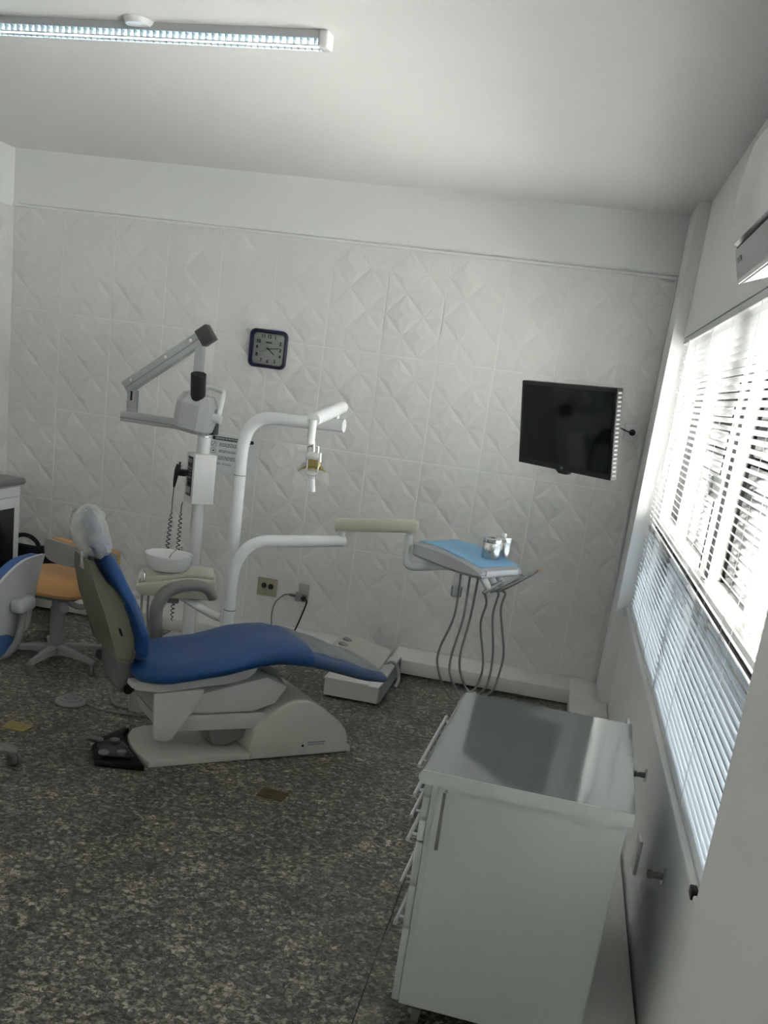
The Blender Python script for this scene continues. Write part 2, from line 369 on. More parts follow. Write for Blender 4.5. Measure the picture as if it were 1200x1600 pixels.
# ------------------------------------------------------------------ venetian blind
BX = 3.928; BY0, BY1 = -.47, -3.86
bl = thing('venetian_blind', 'white venetian blind with thin horizontal slats covering the window', 'blind', (BX, (BY0 + BY1) / 2, WZ0 + .014))
MB().box((BX - .018, BY1, WZ1 - .034), (BX + .018, BY0, WZ1 - .006), .003).build('headrail', M_slat, bl)
MB().box((BX - .0125, BY1 + .01, WZ0 + .0155), (BX + .0125, BY0 - .01, WZ0 + .028), .003).build('bottom_rail', M_slat, bl)
b = MB(); n = 6; hw = .0125; tilt = math.radians(-36)
top, bot = [], []
for k in range(n + 1):
    t = -1 + 2 * k / n; x = hw * t; z = .0028 * (1 - t * t)
    xx = x * math.cos(tilt) - z * math.sin(tilt); zz = x * math.sin(tilt) + z * math.cos(tilt)
    top.append((xx, zz)); bot.append((xx, zz - .0004))
prof = top + bot[::-1]; L = (BY0 - BY1) / 2 - .012
b.rings([[(x, -L, z) for x, z in prof], [(x, L, z) for x, z in prof]])
so = b.build('slat', M_slat, None, smooth=50); slat_me = so.data; bpy.data.objects.remove(so)
nsl = 54
for k in range(nsl):
    inst(slat_me, 'slat', bl, (0, random.uniform(-.003, .003), .030 + (WZ1 - .045 - WZ0 - .045) * k / (nsl - 1)), (random.uniform(-.0004, .0004), random.uniform(-.05, .05), 0))
for yc in (-.62, -1.08, -1.62, -2.16, -2.7, -3.24, -3.72):
    c = MB()
    for dx in (-.0138, .0138): c.tube([(BX + dx, yc, WZ0 + .03), (BX + dx, yc, WZ1 - .03)], .0007, 5)
    c.build('ladder_cord', M_cord, bl)
MB().tube([(BX - .022, -.82, WZ1 - .03), (BX - .024, -.83, 1.3), (BX - .024, -.84, .9)], .0025, 6).build('tilt_wand', M_cord, bl)

# ------------------------------------------------------------------ ceiling lamp
LZ = 2.603; LLEN = 1.55
cl = thing('ceiling_lamp', 'long slim white fluorescent lamp lit on the ceiling', 'lamp', (2.478, -2.435, LZ), math.radians(-5))
def Ll(mb, name, m, parent=cl): return mb.build(name, m, parent, world=False)
Ll(MB().prism([(-.027, .022), (.027, .022), (.024, .046), (-.024, .046)], 'x', -LLEN, 0, .002, 1), 'housing', M_lgrey)
for xe in (-LLEN, 0):
    Ll(MB().box((xe - .002 if xe else -.004, -.029, -.002), (xe + .004 if not xe == 0 else .030, .029, .0465), .006, 3), 'end_cap', M_white)
fo = MB().prism([(-.026, 0), (-.027, .022), (.027, .022), (.026, 0), (.012, .004), (-.012, .004)], 'x', -.001, .001).build('louvre', M_grey_pl, None); f_me = fo.data; bpy.data.objects.remove(fo)
nf = 66
for k in range(nf): inst(f_me, 'louvre', cl, (-LLEN + .015 + (LLEN - .03) * k / (nf - 1), 0, .0))
for yv in (-.0265, .0265): Ll(MB().box((-LLEN, yv - .0012, -.001), (0, yv + .0012, .003)), 'side_rail', M_white)
Ll(MB().cyl((-LLEN + .005, 0, .0115), (-.005, 0, .0115), .0095, n=12), 'tube', M_tubelit)
tag(MB().lathe([(.0, -.018), (.04, -.016), (.050, -.006), (.052, 0)], (1.85, -2.415, H - .0005)).build('ceiling_rose', M_white, None), 'small round white cover plate on the ceiling just behind the lit lamp', 'cover plate')
# ------------------------------------------------------------------ wall clock
ck = thing('wall_clock', 'square navy blue wall clock with white face', 'clock', (1.653, -.0075, 1.608))
CX, CZ = 1.653, 1.716; CM = Matrix.Translation((CX, 0, CZ))
outer = rect_round(.228, .214, .035); inner = rect_round(.186, .174, .020)
fr = MB(); prof = [(outer, -.0095), (outer, -.028), (rect_round(.216, .202, .031), -.037), (rect_round(.196, .184, .024), -.036), (inner, -.024), (inner, -.0135)]
fr.rings([[(CX + p[0], yy, CZ + p[1]) for p in pr] for pr, yy in prof], cap=False); fr.build('case', M_navy, ck)
MB().prism([(CX + p[0], CZ + p[1]) for p in inner], 'y', -.0100, -.0135).build('dial', M_face, ck)
pos = {12: (0, .069), 1: (.037, .066), 2: (.070, .034), 3: (.072, -.002), 4: (.072, -.037), 5: (.044, -.066), 6: (.0, -.069), 7: (-.040, -.066), 8: (-.069, -.036), 9: (-.070, .004), 10: (-.064, .038), 11: (-.036, .068)}
for k, (x, z) in pos.items():
    text_obj('numeral', str(k), .0265, M_ink, ck, Matrix.Translation((CX + x, -.0138, CZ + z)) @ WALLM, bold=.0011)
MB().box((CX - .018, -.0142, CZ + .031), (CX + .018, -.0136, CZ + .041)).build('brand_plate', M_inkg, ck)
def hand(name, ang, ln, w, yy, m, tail=.012):
    R = Matrix.Translation((CX, yy, CZ)) @ Matrix.Rotation(math.radians(ang), 4, 'Y')
    MB().box((-w / 2, -.0004, -tail), (w / 2, .0004, ln), M=R).build(name, m, ck)
hand('hour_hand', 129, .047, .0055, -.0155, M_ink); hand('minute_hand', 82, .064, .0042, -.0168, M_ink); hand('second_hand', 250, .055, .0013, -.018, M_inkg, .02)
MB().cyl((CX, -.0135, CZ), (CX, -.0185, CZ), .0045, n=12).build('hub', M_ink, ck)
MB().prism([(CX + p[0], CZ + p[1]) for p in rect_round(.184, .172, .019)], 'y', -.0205, -.0212).build('cover_glass', M_clear, ck)

# ------------------------------------------------------------------ radiation notice
ps = thing('notice_poster', 'white radiation protection notice with black text on the tiled wall', 'poster', (1.485, -.0130, .962))
PX0, PX1, PZ0, PZ1 = 1.335, 1.640, .968, 1.192; py = -.0150
box('sheet', (PX0, -.0145, PZ0), (PX1, -.0132, PZ1), M_paper, ps)
tb = MB().prism([(PX0 + .155 + p[0], PZ1 - .022 + p[1]) for p in rect_round(.262, .021, .010)], 'y', -.0146, -.0149).build('title_bar', M_ink, ps)
text_obj('title', 'DIRETRIZES DE PROTEÇÃO RADIOLÓGICA', .0135, M_paper, ps, Matrix.Translation((PX0 + .155, -.0152, PZ1 - .022)) @ WALLM @ Matrix.Scale(.86, 4, (1, 0, 0)), bold=.0002)
for zc in (PZ1 - .058, PZ1 - .098):
    rg = MB(); cx = PX0 + .037
    for R0_, R1_ in ((.0165, .0145),):
        rg.rings([[(cx + r * math.cos(2 * math.pi * k / 28), yy, zc + r * math.sin(2 * math.pi * k / 28)) for k in range(28)] for r, yy in ((R0_, -.0146), (R0_, -.0150), (R1_, -.0150), (R1_, -.0146))], cap=False)
    if zc > PZ1 - .07: rg.box((-.0016, -.0002, -.016), (.0016, .0002, .016), M=Matrix.Translation((cx, -.0149, zc)) @ Matrix.Rotation(math.radians(42), 4, 'Y'))
    else: rg.lathe([(0, -.0002), (.006, -.0002), (.006, .0002), (0, .0002)], (cx, -.0149, zc), 14, Matrix.Rotation(math.radians(90), 4, 'X'))
    rg.build('pictogram', M_inkg, ps)
for zz, wds in ((.050, .185), (.058, .175), (.066, .12), (.092, .19), (.100, .165), (.128, .18), (.136, .185), (.144, .17)):
    x = PX0 + .072; ln = MB(); xe = x + wds
    while x < xe:
        w = random.uniform(.008, .024); ln.box((x, -.0149, PZ1 - zz - .0022), (min(x + w, xe), -.0146, PZ1 - zz + .0022)); x += w + .0035
    ln.build('text_line', M_inkg, ps)
for x0, wd in ((.062, .03), (.098, .06), (.19, .05)):
    MB().box((PX0 + x0, -.0149, PZ1 - .176), (PX0 + x0 + wd, -.0146, PZ1 - .173)).box((PX0 + x0, -.0149, PZ1 - .168), (PX0 + x0 + wd * .8, -.0146, PZ1 - .166)).build('imprint', M_inkg, ps)

# ------------------------------------------------------------------ television
TVC = Vector((3.4155, -.990, 1.527)); tw, th = .703, .395
TM = Matrix.Translation(TVC) @ Matrix.Rotation(math.radians(-51.5), 4, 'Z') @ Matrix.Rotation(math.radians(8.1), 4, 'X') @ Matrix.Rotation(math.radians(-.7), 4, 'Y')
tv = thing('television', 'black flat screen television swivelled out from the tiled wall', 'television', (3.41, -.02, 1.3))
fb = MB()
fb.prism([p for p in rect_round(tw, th, .006, 2)], 'y', 0, .034, .002, 1, M=TM).build('casing', M_black, tv)
MB().box((-tw / 2 + .018, -.0015, -th / 2 + .028), (tw / 2 - .018, .0005, th / 2 - .018), M=TM).build('screen', M_screen, tv)
MB().prism([(-.06, -th / 2 + .004), (.06, -th / 2 + .004), (.03, -th / 2 - .016), (-.03, -th / 2 - .016)], 'y', .002, .03, .003, 1, M=TM).build('stand_lip', M_black, tv)
text_obj('maker_mark', 'LG', .015, M_lgrey, tv, TM @ Matrix.Translation((0, -.0006, -th / 2 + .013)) @ WALLM, bold=.0001)
for k in range(20):
    zc = -th / 2 + .02 + (th - .04) * k / 19
    MB().box((tw / 2 - .001, .008, zc - .004), (tw / 2 + .0015, .026, zc + .004), M=TM).build('side_vent', M_grey_pl, tv)
MB().box((-.2, .034, -.14), (.2, .06, .14), .008, 2, M=TM).build('rear_cover', M_black, tv)
ctr = TM @ Vector((0, .06, 0))
MB().box((3.47, -.028, 1.42), (3.57, -.0128, 1.62), .003).tube([(3.52, -.03, 1.52), (3.62, -.42, 1.52), tuple(TM @ Vector((0, .12, 0))), tuple(ctr)], .014, 10).build('wall_bracket', M_blackm, tv)

def socket(name, label, x, z, w, h, m, holes, grp=None, dep=.0075):
    s = thing(name, label, 'socket', (x, -.0128, z), 0, grp)
    MB().box((x - w / 2, -.0128 - dep, z - h / 2), (x + w / 2, -.0128, z + h / 2), .002).build('plate', m, s)
    for hx, hz, r in holes: MB().cyl((x + hx, -.0198, z + hz), (x + hx, -.0215, z + hz), r, n=16).build('outlet', M_black, s)
    return s
ts = socket('wall_socket', 'white wall socket box beside the television with a black plug', 3.770, 1.530, .075, .088, M_white, [], dep=.034)
tp = thing('power_plug', 'black power plug and cord running from the television to its socket', 'plug', (3.775, -.048, 1.53))
MB().lathe([(0, 0), (.017, 0), (.017, .016), (.010, .022), (.008, .04), (.004, .045)], (3.775, -.0475, 1.53), 16, Matrix.Rotation(math.radians(90), 4, 'X')).build('plug', M_black, tp)
MB().tube([(3.775, -.088, 1.53), (3.74, -.115, 1.535), (3.70, -.20, 1.548), (3.66, -.5, 1.55), tuple(TM @ Vector((.15, .09, .0))), tuple(TM @ Vector((.12, .058, .0)))], .004, 8, 5).build('cord', M_black, tp)
tk = tag(MB().box((3.825, -.012, .092), (3.843, -.001, 1.505), .001).box((3.80, -.0125, 1.487), (3.843, -.001, 1.505), .001).build('cable_trunking', M_white, None), 'slim white cable trunking running down the right corner from the socket', 'trunking')
socket('wall_socket', 'square almond socket plate with two black round outlets above the chair', 1.796, .319, .126, .112, M_sock, [(-.02, .008, .017), (.024, .006, .017)])
gs = socket('wall_socket', 'grey socket box carrying two plugs behind the chair', 2.030, .321, .066, .108, M_sockg, [])
MB().box((1.985, -.040, .268), (2.058, -.0202, .322), .003).build('adapter', M_grey_pl, gs)
p1 = thing('power_plug', 'grey plug with a looping grey cord on the grey socket', 'plug', (1.975, -.03, .305))
MB().tube([(1.988, -.032, .297), (1.965, -.034, .299), (1.942, -.034, .300)], [.010, .009, .006], 12).build('plug', M_dgrey_pl, p1)
MB().tube([(1.945, -.034, .300), (1.91, -.04, .29), (1.865, -.05, .235), (1.853, -.055, .16), (1.86, -.06, .0935)], .0042, 8, 6).build('cord', M_hose, p1)
p2 = thing('power_plug', 'round black plug with a straight black cord on the grey socket', 'plug', (2.045, -.042, .295))
MB().cyl((2.042, -.0405, .294), (2.042, -.064, .294), .018, .015, 18).build('plug', M_black, p2)
MB().tube([(2.058, -.058, .290), (2.066, -.062, .27), (2.045, -.08, .18), (2.020, -.10, .0935)], .005, 8, 4).build('cord', M_black, p2)

# ------------------------------------------------------------------ air conditioner
ac = thing('air_conditioner', 'white split air conditioner mounted high on the right wall', 'air conditioner', (3.84, -3.5, 2.0))
AY0, AY1 = -3.06, -3.86
MB().prism([(XR - .002, 2.31), (3.79, 2.31), (3.762, 2.292), (3.748, 2.2), (3.752, 2.11), (3.764, 2.066), (3.80, 2.060), (XR - .002, 2.08)], 'y', AY1, AY0, .006, 2).build('casing', M_white, ac)
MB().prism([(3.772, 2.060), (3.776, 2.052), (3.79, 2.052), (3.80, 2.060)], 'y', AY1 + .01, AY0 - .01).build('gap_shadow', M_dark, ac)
MB().prism([(3.770, 2.052), (3.790, 1.985), (3.800, 1.975), (3.80, 1.99), (XR - .002, 2.03), (XR - .002, 2.06), (3.79, 2.056)], 'y', AY1 + .012, AY0 - .012, .003, 1).build('air_outlet', M_lgrey, ac)
MB().prism([(3.789, 1.984), (3.793, 1.976), (3.86, 2.000), (3.86, 2.006)], 'y', AY1 + .03, AY0 - .02).build('vane', M_white, ac)
MB().prism([(3.7755, 2.030), (3.7785, 2.020), (3.7770, 2.020), (3.7740, 2.030)], 'y', AY0 - .11, AY0 - .05).build('maker_mark', M_grey_pl, ac)

# ------------------------------------------------------------------ right wall hooks and plates
def hook(label, yc, zc):
    h = thing('wall_valve', label, 'valve', (XR, yc, zc), 0, 'valves on the wall under the window')
    MB().cyl((XR, yc, zc), (XR - .006, yc, zc), .022, n=20).build('flange', M_steel, h)
    MB().tube([(XR - .006, yc, zc), (XR - .02, yc, zc), (XR - .032, yc, zc - .002)], [.010, .009, .007], 12).box((XR - .045, yc - .012, zc - .008), (XR - .032, yc + .012, zc + .008), .003).build('spigot', M_dgrey_pl, h)
hook('small metal valve on the wall under the window, farther from the camera', -2.512, .459)
hook('small metal valve on the wall under the window, nearer the camera', -3.276, .455)
for nm, yc, zc, hh in (('farthest of the three', -1.66, .33, .11), ('middle of the three', -2.10, .30, .11), ('nearest of the three', -2.74, .27, .12)):
    pz = thing('blank_plate', 'white blank plate low on the right wall, ' + nm, 'plate', (XR, yc, zc), 0, 'blank plates on the right wall')
    MB().box((XR - .012, yc - .04, zc - hh / 2), (XR, yc + .04, zc + hh / 2), .003).build('cover', M_white, pz)
    MB().cyl((XR - .012, yc, zc + hh / 2 - .015), (XR - .0135, yc, zc + hh / 2 - .015), .004, n=10).build('screw', M_steel, pz)
tag(MB().box((3.895, -3.74, WZ0 - .0), (3.9115, -3.70, WZ0 + .022), .003).build('blind_clip', M_black, None), 'small black clip at the near lower corner of the window', 'clip')

# ------------------------------------------------------------------ drawer cabinet
rz = math.radians(-2.2)
cb = thing('drawer_cabinet', 'white wheeled cabinet with grey laminate top and steel bar handles', 'cabinet', (3.275, -3.56, 0), rz)
def Lc(mb, name, m, parent=cb): return mb.build(name, m, parent, world=False)
cw, cdp, z0, z1 = .475, .69, .075, .705
Lc(MB().box((.004, 0, z0), (cw, cdp, z1), .002, 1), 'body', M_cab)
n_ = 8; pr = [(-.008, z1)]
for k in range(n_ + 1): a = math.pi * (1.5 - k / n_); pr.append((-.014 + .018 * math.cos(a), z1 + .018 + .018 * math.sin(a)))
pr += [(-.008, z1 + .036), (cw + .012, z1 + .036), (cw + .012, z1)]
wt_ = Lc(MB().prism(pr, 'y', -.0145, cdp + .012, .0015, 1), 'worktop', M_top)
Lc(MB().prism(pr, 'y', -.0165, -.0145), 'edge_band', M_cab, wt_)
dz = [(.668, .703), (.604, .665), (.542, .601), (.420, .539), (.297, .417), (.077, .294)]
hz = [.690, .604, .542, .474, .345, .220]
for k, (a, b_) in enumerate(dz):
    d = Lc(MB().box((-.016, .004, a + .0015), (.003, cdp - .004, b_ - .0015), .0035, 2), 'drawer', M_cab)
    hzz = hz[k] if k else .686
    h = MB(); h.tube([(-.056, .14, hzz), (-.056, .585, hzz)], .0055, 12)
    for yy in (.185, .54): h.tube([(-.056, yy, hzz), (-.015, yy, hzz)], .0045, 10)
    Lc(h, 'handle', M_alu, d)
sd = Lc(MB().box((.018, -.004, z0 + .004), (cw - .003, -.0005, z1 - .003), .001, 1), 'side_panel', M_cab)
h = MB(); h.box((.036, -.034, .545), (.046, -.026, .702), .002, 1)
for zz in (.558, .692): h.box((.038, -.028, zz - .005), (.044, -.004, zz + .005))
Lc(h, 'handle', M_steel, sd)
for x, yy in ((.05, .05), (cw - .05, .05), (.05, cdp - .05), (cw - .05, cdp - .05)):
    c = Lc(MB().box((x - .014, yy - .016, .045), (x + .014, yy + .016, .075), .003), 'castor', M_dgrey_pl)
    Lc(MB().cyl((x - .010, yy, .024), (x + .010, yy, .024), .024, n=20), 'wheel', M_grey_pl, c)

# ------------------------------------------------------------------ dental chair (local axes: x from head to foot, y away from the viewer)
ch = thing('dental_chair', 'reclining dental chair with blue vinyl seat and beige base', 'dental chair', (2.021, -2.275, 0), math.radians(41))
def Lh(mb, name, m, parent=ch, smooth=35): return mb.build(name, m, parent, world=False, smooth=smooth)
VC = .17
def ip(tab, u):
    if u <= tab[0][0]: return tab[0][1]
    for (a, x), (b_, y_) in zip(tab, tab[1:]):
        if u <= b_:
            t = (u - a) / (b_ - a); t = t * t * (3 - 2 * t) * .5 + t * .5; return x + (y_ - x) * t
    return tab[-1][1]
ztop = [(-.14, .455), (0, .452), (.1, .455), (.28, .472), (.475, .520), (.60, .525), (.70, .505), (.80, .472), (1.0, .405), (1.13, .358)]
zbot = [(-.14, .362), (.03, .352), (.245, .378), (.45, .418), (.54, .425), (.664, .405), (1.01, .325), (1.13, .30)]
def sring(u, hw, zt, zb, e=3.0, n=36, vc=VC):
    zm, ht = (zt + zb) / 2, (zt - zb) / 2; out = []
    for k in range(n):
        a = 2 * math.pi * k / n; c, s = math.cos(a), math.sin(a)
        out.append((u, vc + hw * math.copysign(abs(c) ** (2 / e), c), zm + ht * math.copysign(abs(s) ** (2 / e), s)))
    return out
rs = []
def hwid(u): return ip([(-.085, .15), (-.06, .195), (.0, .225), (.06, .235), (.6, .232), (.75, .222), (.98, .212), (1.05, .200), (1.10, .16)], u)
for u in [-.085, -.082, -.072, -.055, -.02, .02, .06, .12, .2, .28, .36, .44, .52, .6, .68, .76, .84, .92, .98, 1.03, 1.07, 1.09, 1.10]:
    s = 1.0
    e0 = u + .085; e1 = 1.10 - u
    for e in (e0, e1):
        if e < .05: s = min(s, math.sqrt(max(0.06, 1 - (1 - e / .05) ** 2)))
    zt, zb = ip(ztop, u), ip(zbot, u); m_ = (zt + zb) / 2
    rs.append(sring(u, hwid(u), m_ + (zt - m_) * s, m_ + (zb - m_) * s))
seat = Lh(MB().rings(rs), 'seat_cushion', M_blue)
# clear film over the leg rest
def film(us, half, off, name, m):
    mb = MB(); rows = []
    for u in us:
        r = sring(u, hwid(u) + off, ip(ztop, u) + off, ip(zbot, u) - off * .3)
        if u > 1.055:
            s = .85 if u < 1.08 else (.62 if u < 1.09 else .40); zt, zb = ip(ztop, u), ip(zbot, u); m_ = (zt + zb) / 2
            r = sring(u, hwid(u) + off, m_ + (zt - m_) * s + off, m_ + (zb - m_) * s - off)
        rows.append([r[k] for k in half])
    V = [p for r in rows for p in r]; n = len(half); Fc = [(i * n + j, i * n + j + 1, (i + 1) * n + j + 1, (i + 1) * n + j) for i in range(len(us) - 1) for j in range(n - 1)]
    mb.add(V, Fc); return Lh(mb, name, m, seat)
us = [.67 + .02 * k for k in range(20)] + [1.065, 1.083, 1.092]
film(us, list(range(0, 16)), .0025, 'leg_rest_cover', M_filmtop)
film(us, list(range(15, 25)), .0025, 'cover_skirt', M_filmside)
# backrest cushion
def bring(c, d, hw, ht, e=2.8, n=32, vc=VC):
    nf_ = Vector((d[1], -d[0])); out = []           # forward normal in (u,z)
    for k in range(n):
        a = 2 * math.pi * k / n; co, si = math.cos(a), math.sin(a)
        v = vc + hw * math.copysign(abs(co) ** (2 / e), co); t = ht * math.copysign(abs(si) ** (2 / e), si)
        out.append((c[0] + nf_[0] * t, v, c[1] + nf_[1] * t))
    return out
def bpath(s):  # (u,z) centre line of the cushion
    P = [(-.070, .462), (-.064, .505), (-.070, .565), (-.103, .655), (-.146, .745), (-.178, .815), (-.205, .865)]
    x = s * (len(P) - 1); i = min(int(x), len(P) - 2); t = x - i; return Vector((P[i][0] + (P[i + 1][0] - P[i][0]) * t, P[i][1] + (P[i + 1][1] - P[i][1]) * t))
rs = []; N_ = 26
for k in range(N_ + 1):
    s = k / N_; c = bpath(s); d = (bpath(min(1, s + .04)) - bpath(max(0, s - .04))).normalized()
    hw = ip([(0, .185), (.12, .215), (.35, .232), (.55, .215), (.72, .165), (.88, .118), (1, .098)], s); ht = ip([(0, .030), (.15, .036), (.8, .034), (1, .026)], s)
    if s > .95: ht *= .8
    if s in (0, 1): hw *= .9; ht *= .55
    rs.append(bring(c, d, hw, ht))
bk = Lh(MB().rings(rs), 'backrest_cushion', M_blue)
# backrest shell: side outline swept over the width, narrowing to the top
sh = [(-.272, .838), (-.262, .780), (-.225, .66), (-.158, .462), (-.098, .452), (-.090, .497), (-.055, .525), (-.060, .568), (-.132, .678), (-.183, .750), (-.214, .776), (-.246, .836)]
mb = MB()
def vof(z, s): return VC + s * ip([(.40, .170), (.55, .195), (.66, .200), (.76, .165), (.82, .115), (.88, .080)], z)
A = [(u, vof(z, -1), z) for u, z in sh]; B = [(u, vof(z, 1), z) for u, z in sh]
mb.rings([[(p[0] * .9 - .018, p[1] + .018, p[2] + (.005 if p[2] < .6 else -.005)) for p in A], A, B, [(p[0] * .9 - .018, p[1] - .018, p[2]) for p in B]])
sl = Lh(mb, 'backrest_shell', M_shell)
Lh(MB().prism([(-.168, .598), (-.160, .600), (-.150, .572), (-.156, .570)], 'y', vof(.58, -1) - .004, vof(.58, -1) + .012), 'slot', M_black, sl)
Lh(MB().prism([(-.145, .47), (-.09, .46), (-.055, .36), (-.06, .31), (-.12, .31), (-.14, .38)], 'y', .06, .28, .006), 'recliner_joint', M_dgrey_pl)
Lh(MB().cyl((-.09, .05, .325), (-.09, .065, .325), .020, n=18).cyl((-.09, .04, .325), (-.09, .05, .325), .009, n=12), 'pivot_bolt', M_black)
# headrest with a protective bag
hr = []
for k in range(13):
    s = k / 12; c = Vector((-.196, .846)) + Vector((-.070, .165)) * s; d = Vector((-.065, .165)).normalized(); e = math.sqrt(max(.1, 1 - (2 * s - 1) ** 4))
    hr.append(bring(c, d, .118 * e, .030 * e, 2.4))
hd = Lh(MB().rings(hr), 'headrest', M_blue)
bg_ = []
for k in range(17):
    s = k / 16; c = Vector((-.200, .836)) + Vector((-.052, .198)) * s; d = Vector((-.06, .18)).normalized(); e = math.sqrt(max(.06, 1 - abs(2 * s - 1) ** 3))
    r = bring(c + Vector((-.022 * math.sin(s * 3), 0)), d, .135 * e, .063 * e, 2.2)
    bg_.append([(p[0] + .005 * math.sin(9 * i_ * .4 + k), p[1], p[2] + .004 * math.sin(i_ * 1.7)) for i_, p in enumerate(r)])
Lh(MB().rings(bg_), 'headrest_bag', M_bag, hd)
Lh(MB().box((-.272, VC - .018, .79), (-.252, VC + .018, .89), .004), 'headrest_bracket', M_chwhite, hd)
Lh(MB().box((-.262, VC - .07, .833), (-.240, VC - .05, .850), .003), 'headrest_lock', M_black, hd)
# armrest on the far side
Lh(MB().tube([(.15, .46, .33), (.145, .46, .44), (.140, .46, .54), (.150, .46, .58), (.175, .46, .620), (.21, .46, .640), (.26, .46, .655), (.31, .46, .657), (.355, .46, .648), (.385, .46, .625), (.400, .46, .595)], [.030, .029, .029, .029, .029, .028, .027, .026, .025, .024, .021], 16, 4), 'armrest', M_greyarm)
Lh(MB().box((.10, .36, .30), (.20, .48, .36), .008), 'armrest_mount', M_dgrey_pl)
# seat rail, lifting links, base
Lh(MB().prism([(-.095, .352), (-.07, .338), (.02, .325), (.33, .352), (.40, .372), (.43, .395), (.445, .425), (.25, .40), (0, .375), (-.09, .37)], 'y', -.005, .345, .004), 'seat_rail', M_chwhite)
Lh(MB().prism([(-.002, .322), (.01, .126), (.060, .113), (.085, .122), (.205, .292), (.21, .335)], 'y', -.008, .012, .003), 'side_bracket', M_chwhite)
Lh(MB().prism([(-.002, .322), (.01, .126), (.060, .113), (.085, .122), (.205, .292), (.21, .335)], 'y', .33, .35, .003), 'side_bracket', M_chwhite)
Lh(MB().prism([(.03, .215), (.45, .215), (.55, .245), (.60, .32), (.50, .365), (.40, .345), (.20, .30), (.05, .32)], 'y', .02, .32, .004), 'upper_link', M_chwhite)
Lh(MB().prism([(.05, .145), (.45, .135), (.52, .19), (.50, .209), (.03, .209)], 'y', .02, .32, .004), 'lower_link', M_chwhite)
Lh(MB().prism([(.30, .05), (.36, .04), (.50, .09), (.50, .14), (.27, .14)], 'y', .08, .26, .004), 'piston_housing', M_grey_pl)
pl_ = [(.94, .0)] + [(.94, .36), (.10, .40), (.04, .37), (.0, .30), (-.018, .20), (-.020, .10), (-.012, .03), (.0, .0)]
Lh(MB().prism([(p[0], p[1]) for p in pl_], 'z', .0, .030, .004), 'base_plate', M_base)
cv = [(.442, .0305), (.442, .02), (.90, .02), (.918, .032), (.916, .075), (.900, .115), (.868, .152), (.79, .212), (.715, .255), (.690, .263), (.635, .265), (.600, .257), (.555, .235), (.50, .192), (.455, .13), (.443, .08)]
cv = [(.442, .002)] + [(.922, .002)] + cv[3:]
Lh(MB().prism(cv, 'y', -.012, .375, .012, 3), 'base_cover', M_base)
Lh(MB().prism([(.47, .255), (.62, .262), (.66, .265), (.60, .36), (.52, .40), (.46, .36)], 'y', .14, .33, .006), 'lift_column', M_grey_pl)
def chm(u, v, z): return ch.matrix_basis @ Matrix.Translation((u, v, z)) @ WALLM
text_obj('maker_mark', 'DABI ATLANTE', .012, M_logo, ch, chm(.755, -.0125, .055)); Lh(MB().box((.712, -.0132, .064), (.752, -.012, .067)).box((.757, -.0132, .064), (.80, -.012, .067)), 'maker_mark_bar', M_logo)
Lh(MB().cyl((.69, -.013, .052), (.69, -.011, .052), .006, n=12), 'screw', M_black)
# black foot control in front of the base plate
fc = thing('foot_control', 'black foot control with pedals at the head end of the chair base', 'pedal', (2.021, -2.275, 0), math.radians(41))
def Lf(mb, name, m, parent=fc): return mb.build(name, m, parent, world=False)
Lf(MB().prism([(-.03, -.035), (-.028, .10), (-.038, .2), (-.012, .32), (.03, .385), (.015, .40), (-.12, .30), (-.175, .22), (-.205, .06)], 'z', .001, .028, .006), 'body', M_blackm)
Lf(MB().prism([(-.05, .03), (-.05, .20), (-.10, .24), (-.16, .20), (-.175, .08)], 'z', .027, .045, .008), 'cover', M_black)
for u, v in ((-.095, .065), (-.085, .20), (-.165, .08)): Lf(MB().lathe([(0, .044), (.020, .044), (.022, .052), (.018, .056), (0, .057)], (u, v, 0), 18), 'button', M_dgrey_pl)
Lf(MB().tube([(-.13, .22, .04), (-.18, .24, .055), (-.215, .23, .05)], [.014, .013, .008], 10).box((-.235, .19, .03), (-.205, .25, .06), .006), 'lever', M_dgrey_pl)
# round grey pedal and cords
rp = thing('round_pedal', 'round grey disc pedal on the floor beside the orange stool', 'pedal', (1.400, -1.745, 0))
MB().lathe([(0, .001), (.072, .001), (.074, .010), (.068, .018), (.052, .020), (.050, .026), (.034, .028), (.032, .036), (.012, .038), (.010, .046), (0, .047)], (1.400, -1.745, 0), 36).build('disc', M_ped, rp)
MB().tube([(1.47, -1.735, .010), (1.56, -1.765, .006), (1.66, -1.76, .006), (1.78, -1.74, .006), (1.88, -1.78, .006)], .005, 8, 5).build('cord', M_hose, rp)
sc_ = tag(MB().tube([(1.93, -1.98, .33), (1.80, -1.85, .36), (1.66, -1.62, .30), (1.55, -1.54, .16), (1.53, -1.58, .05), (1.57, -1.66, .012), (1.66, -1.69, .010), (1.76, -1.66, .010), (1.87, -1.72, .010)], .008, 10, 6).build('supply_hose', M_hose, None), 'grey supply hose looping down behind the chair backrest to the floor', 'hose')

# ------------------------------------------------------------------ brass floor plates
def brass(label, x, y_, m, r=0.0):
    p = thing('floor_plate', label, 'floor plate', (x, y_, 0), r, 'brass floor outlets')
    MB().box((-.055, -.045, .0005), (.055, .045, .004), .0015, 1).build('plate', m, p, world=False)
    MB().lathe([(.026, .003), (.026, .0052), (.022, .0052), (.022, .003)], (.0, 0, 0), 24).build('ring', m, p, world=False)
brass('bright brass outlet plate in the granite floor beside the blue stool', 1.355, -2.135, M_brass, -.06); brass('dark worn brass outlet plate in the granite floor before the chair', 2.555, -2.285, M_darkbrass, -.1)

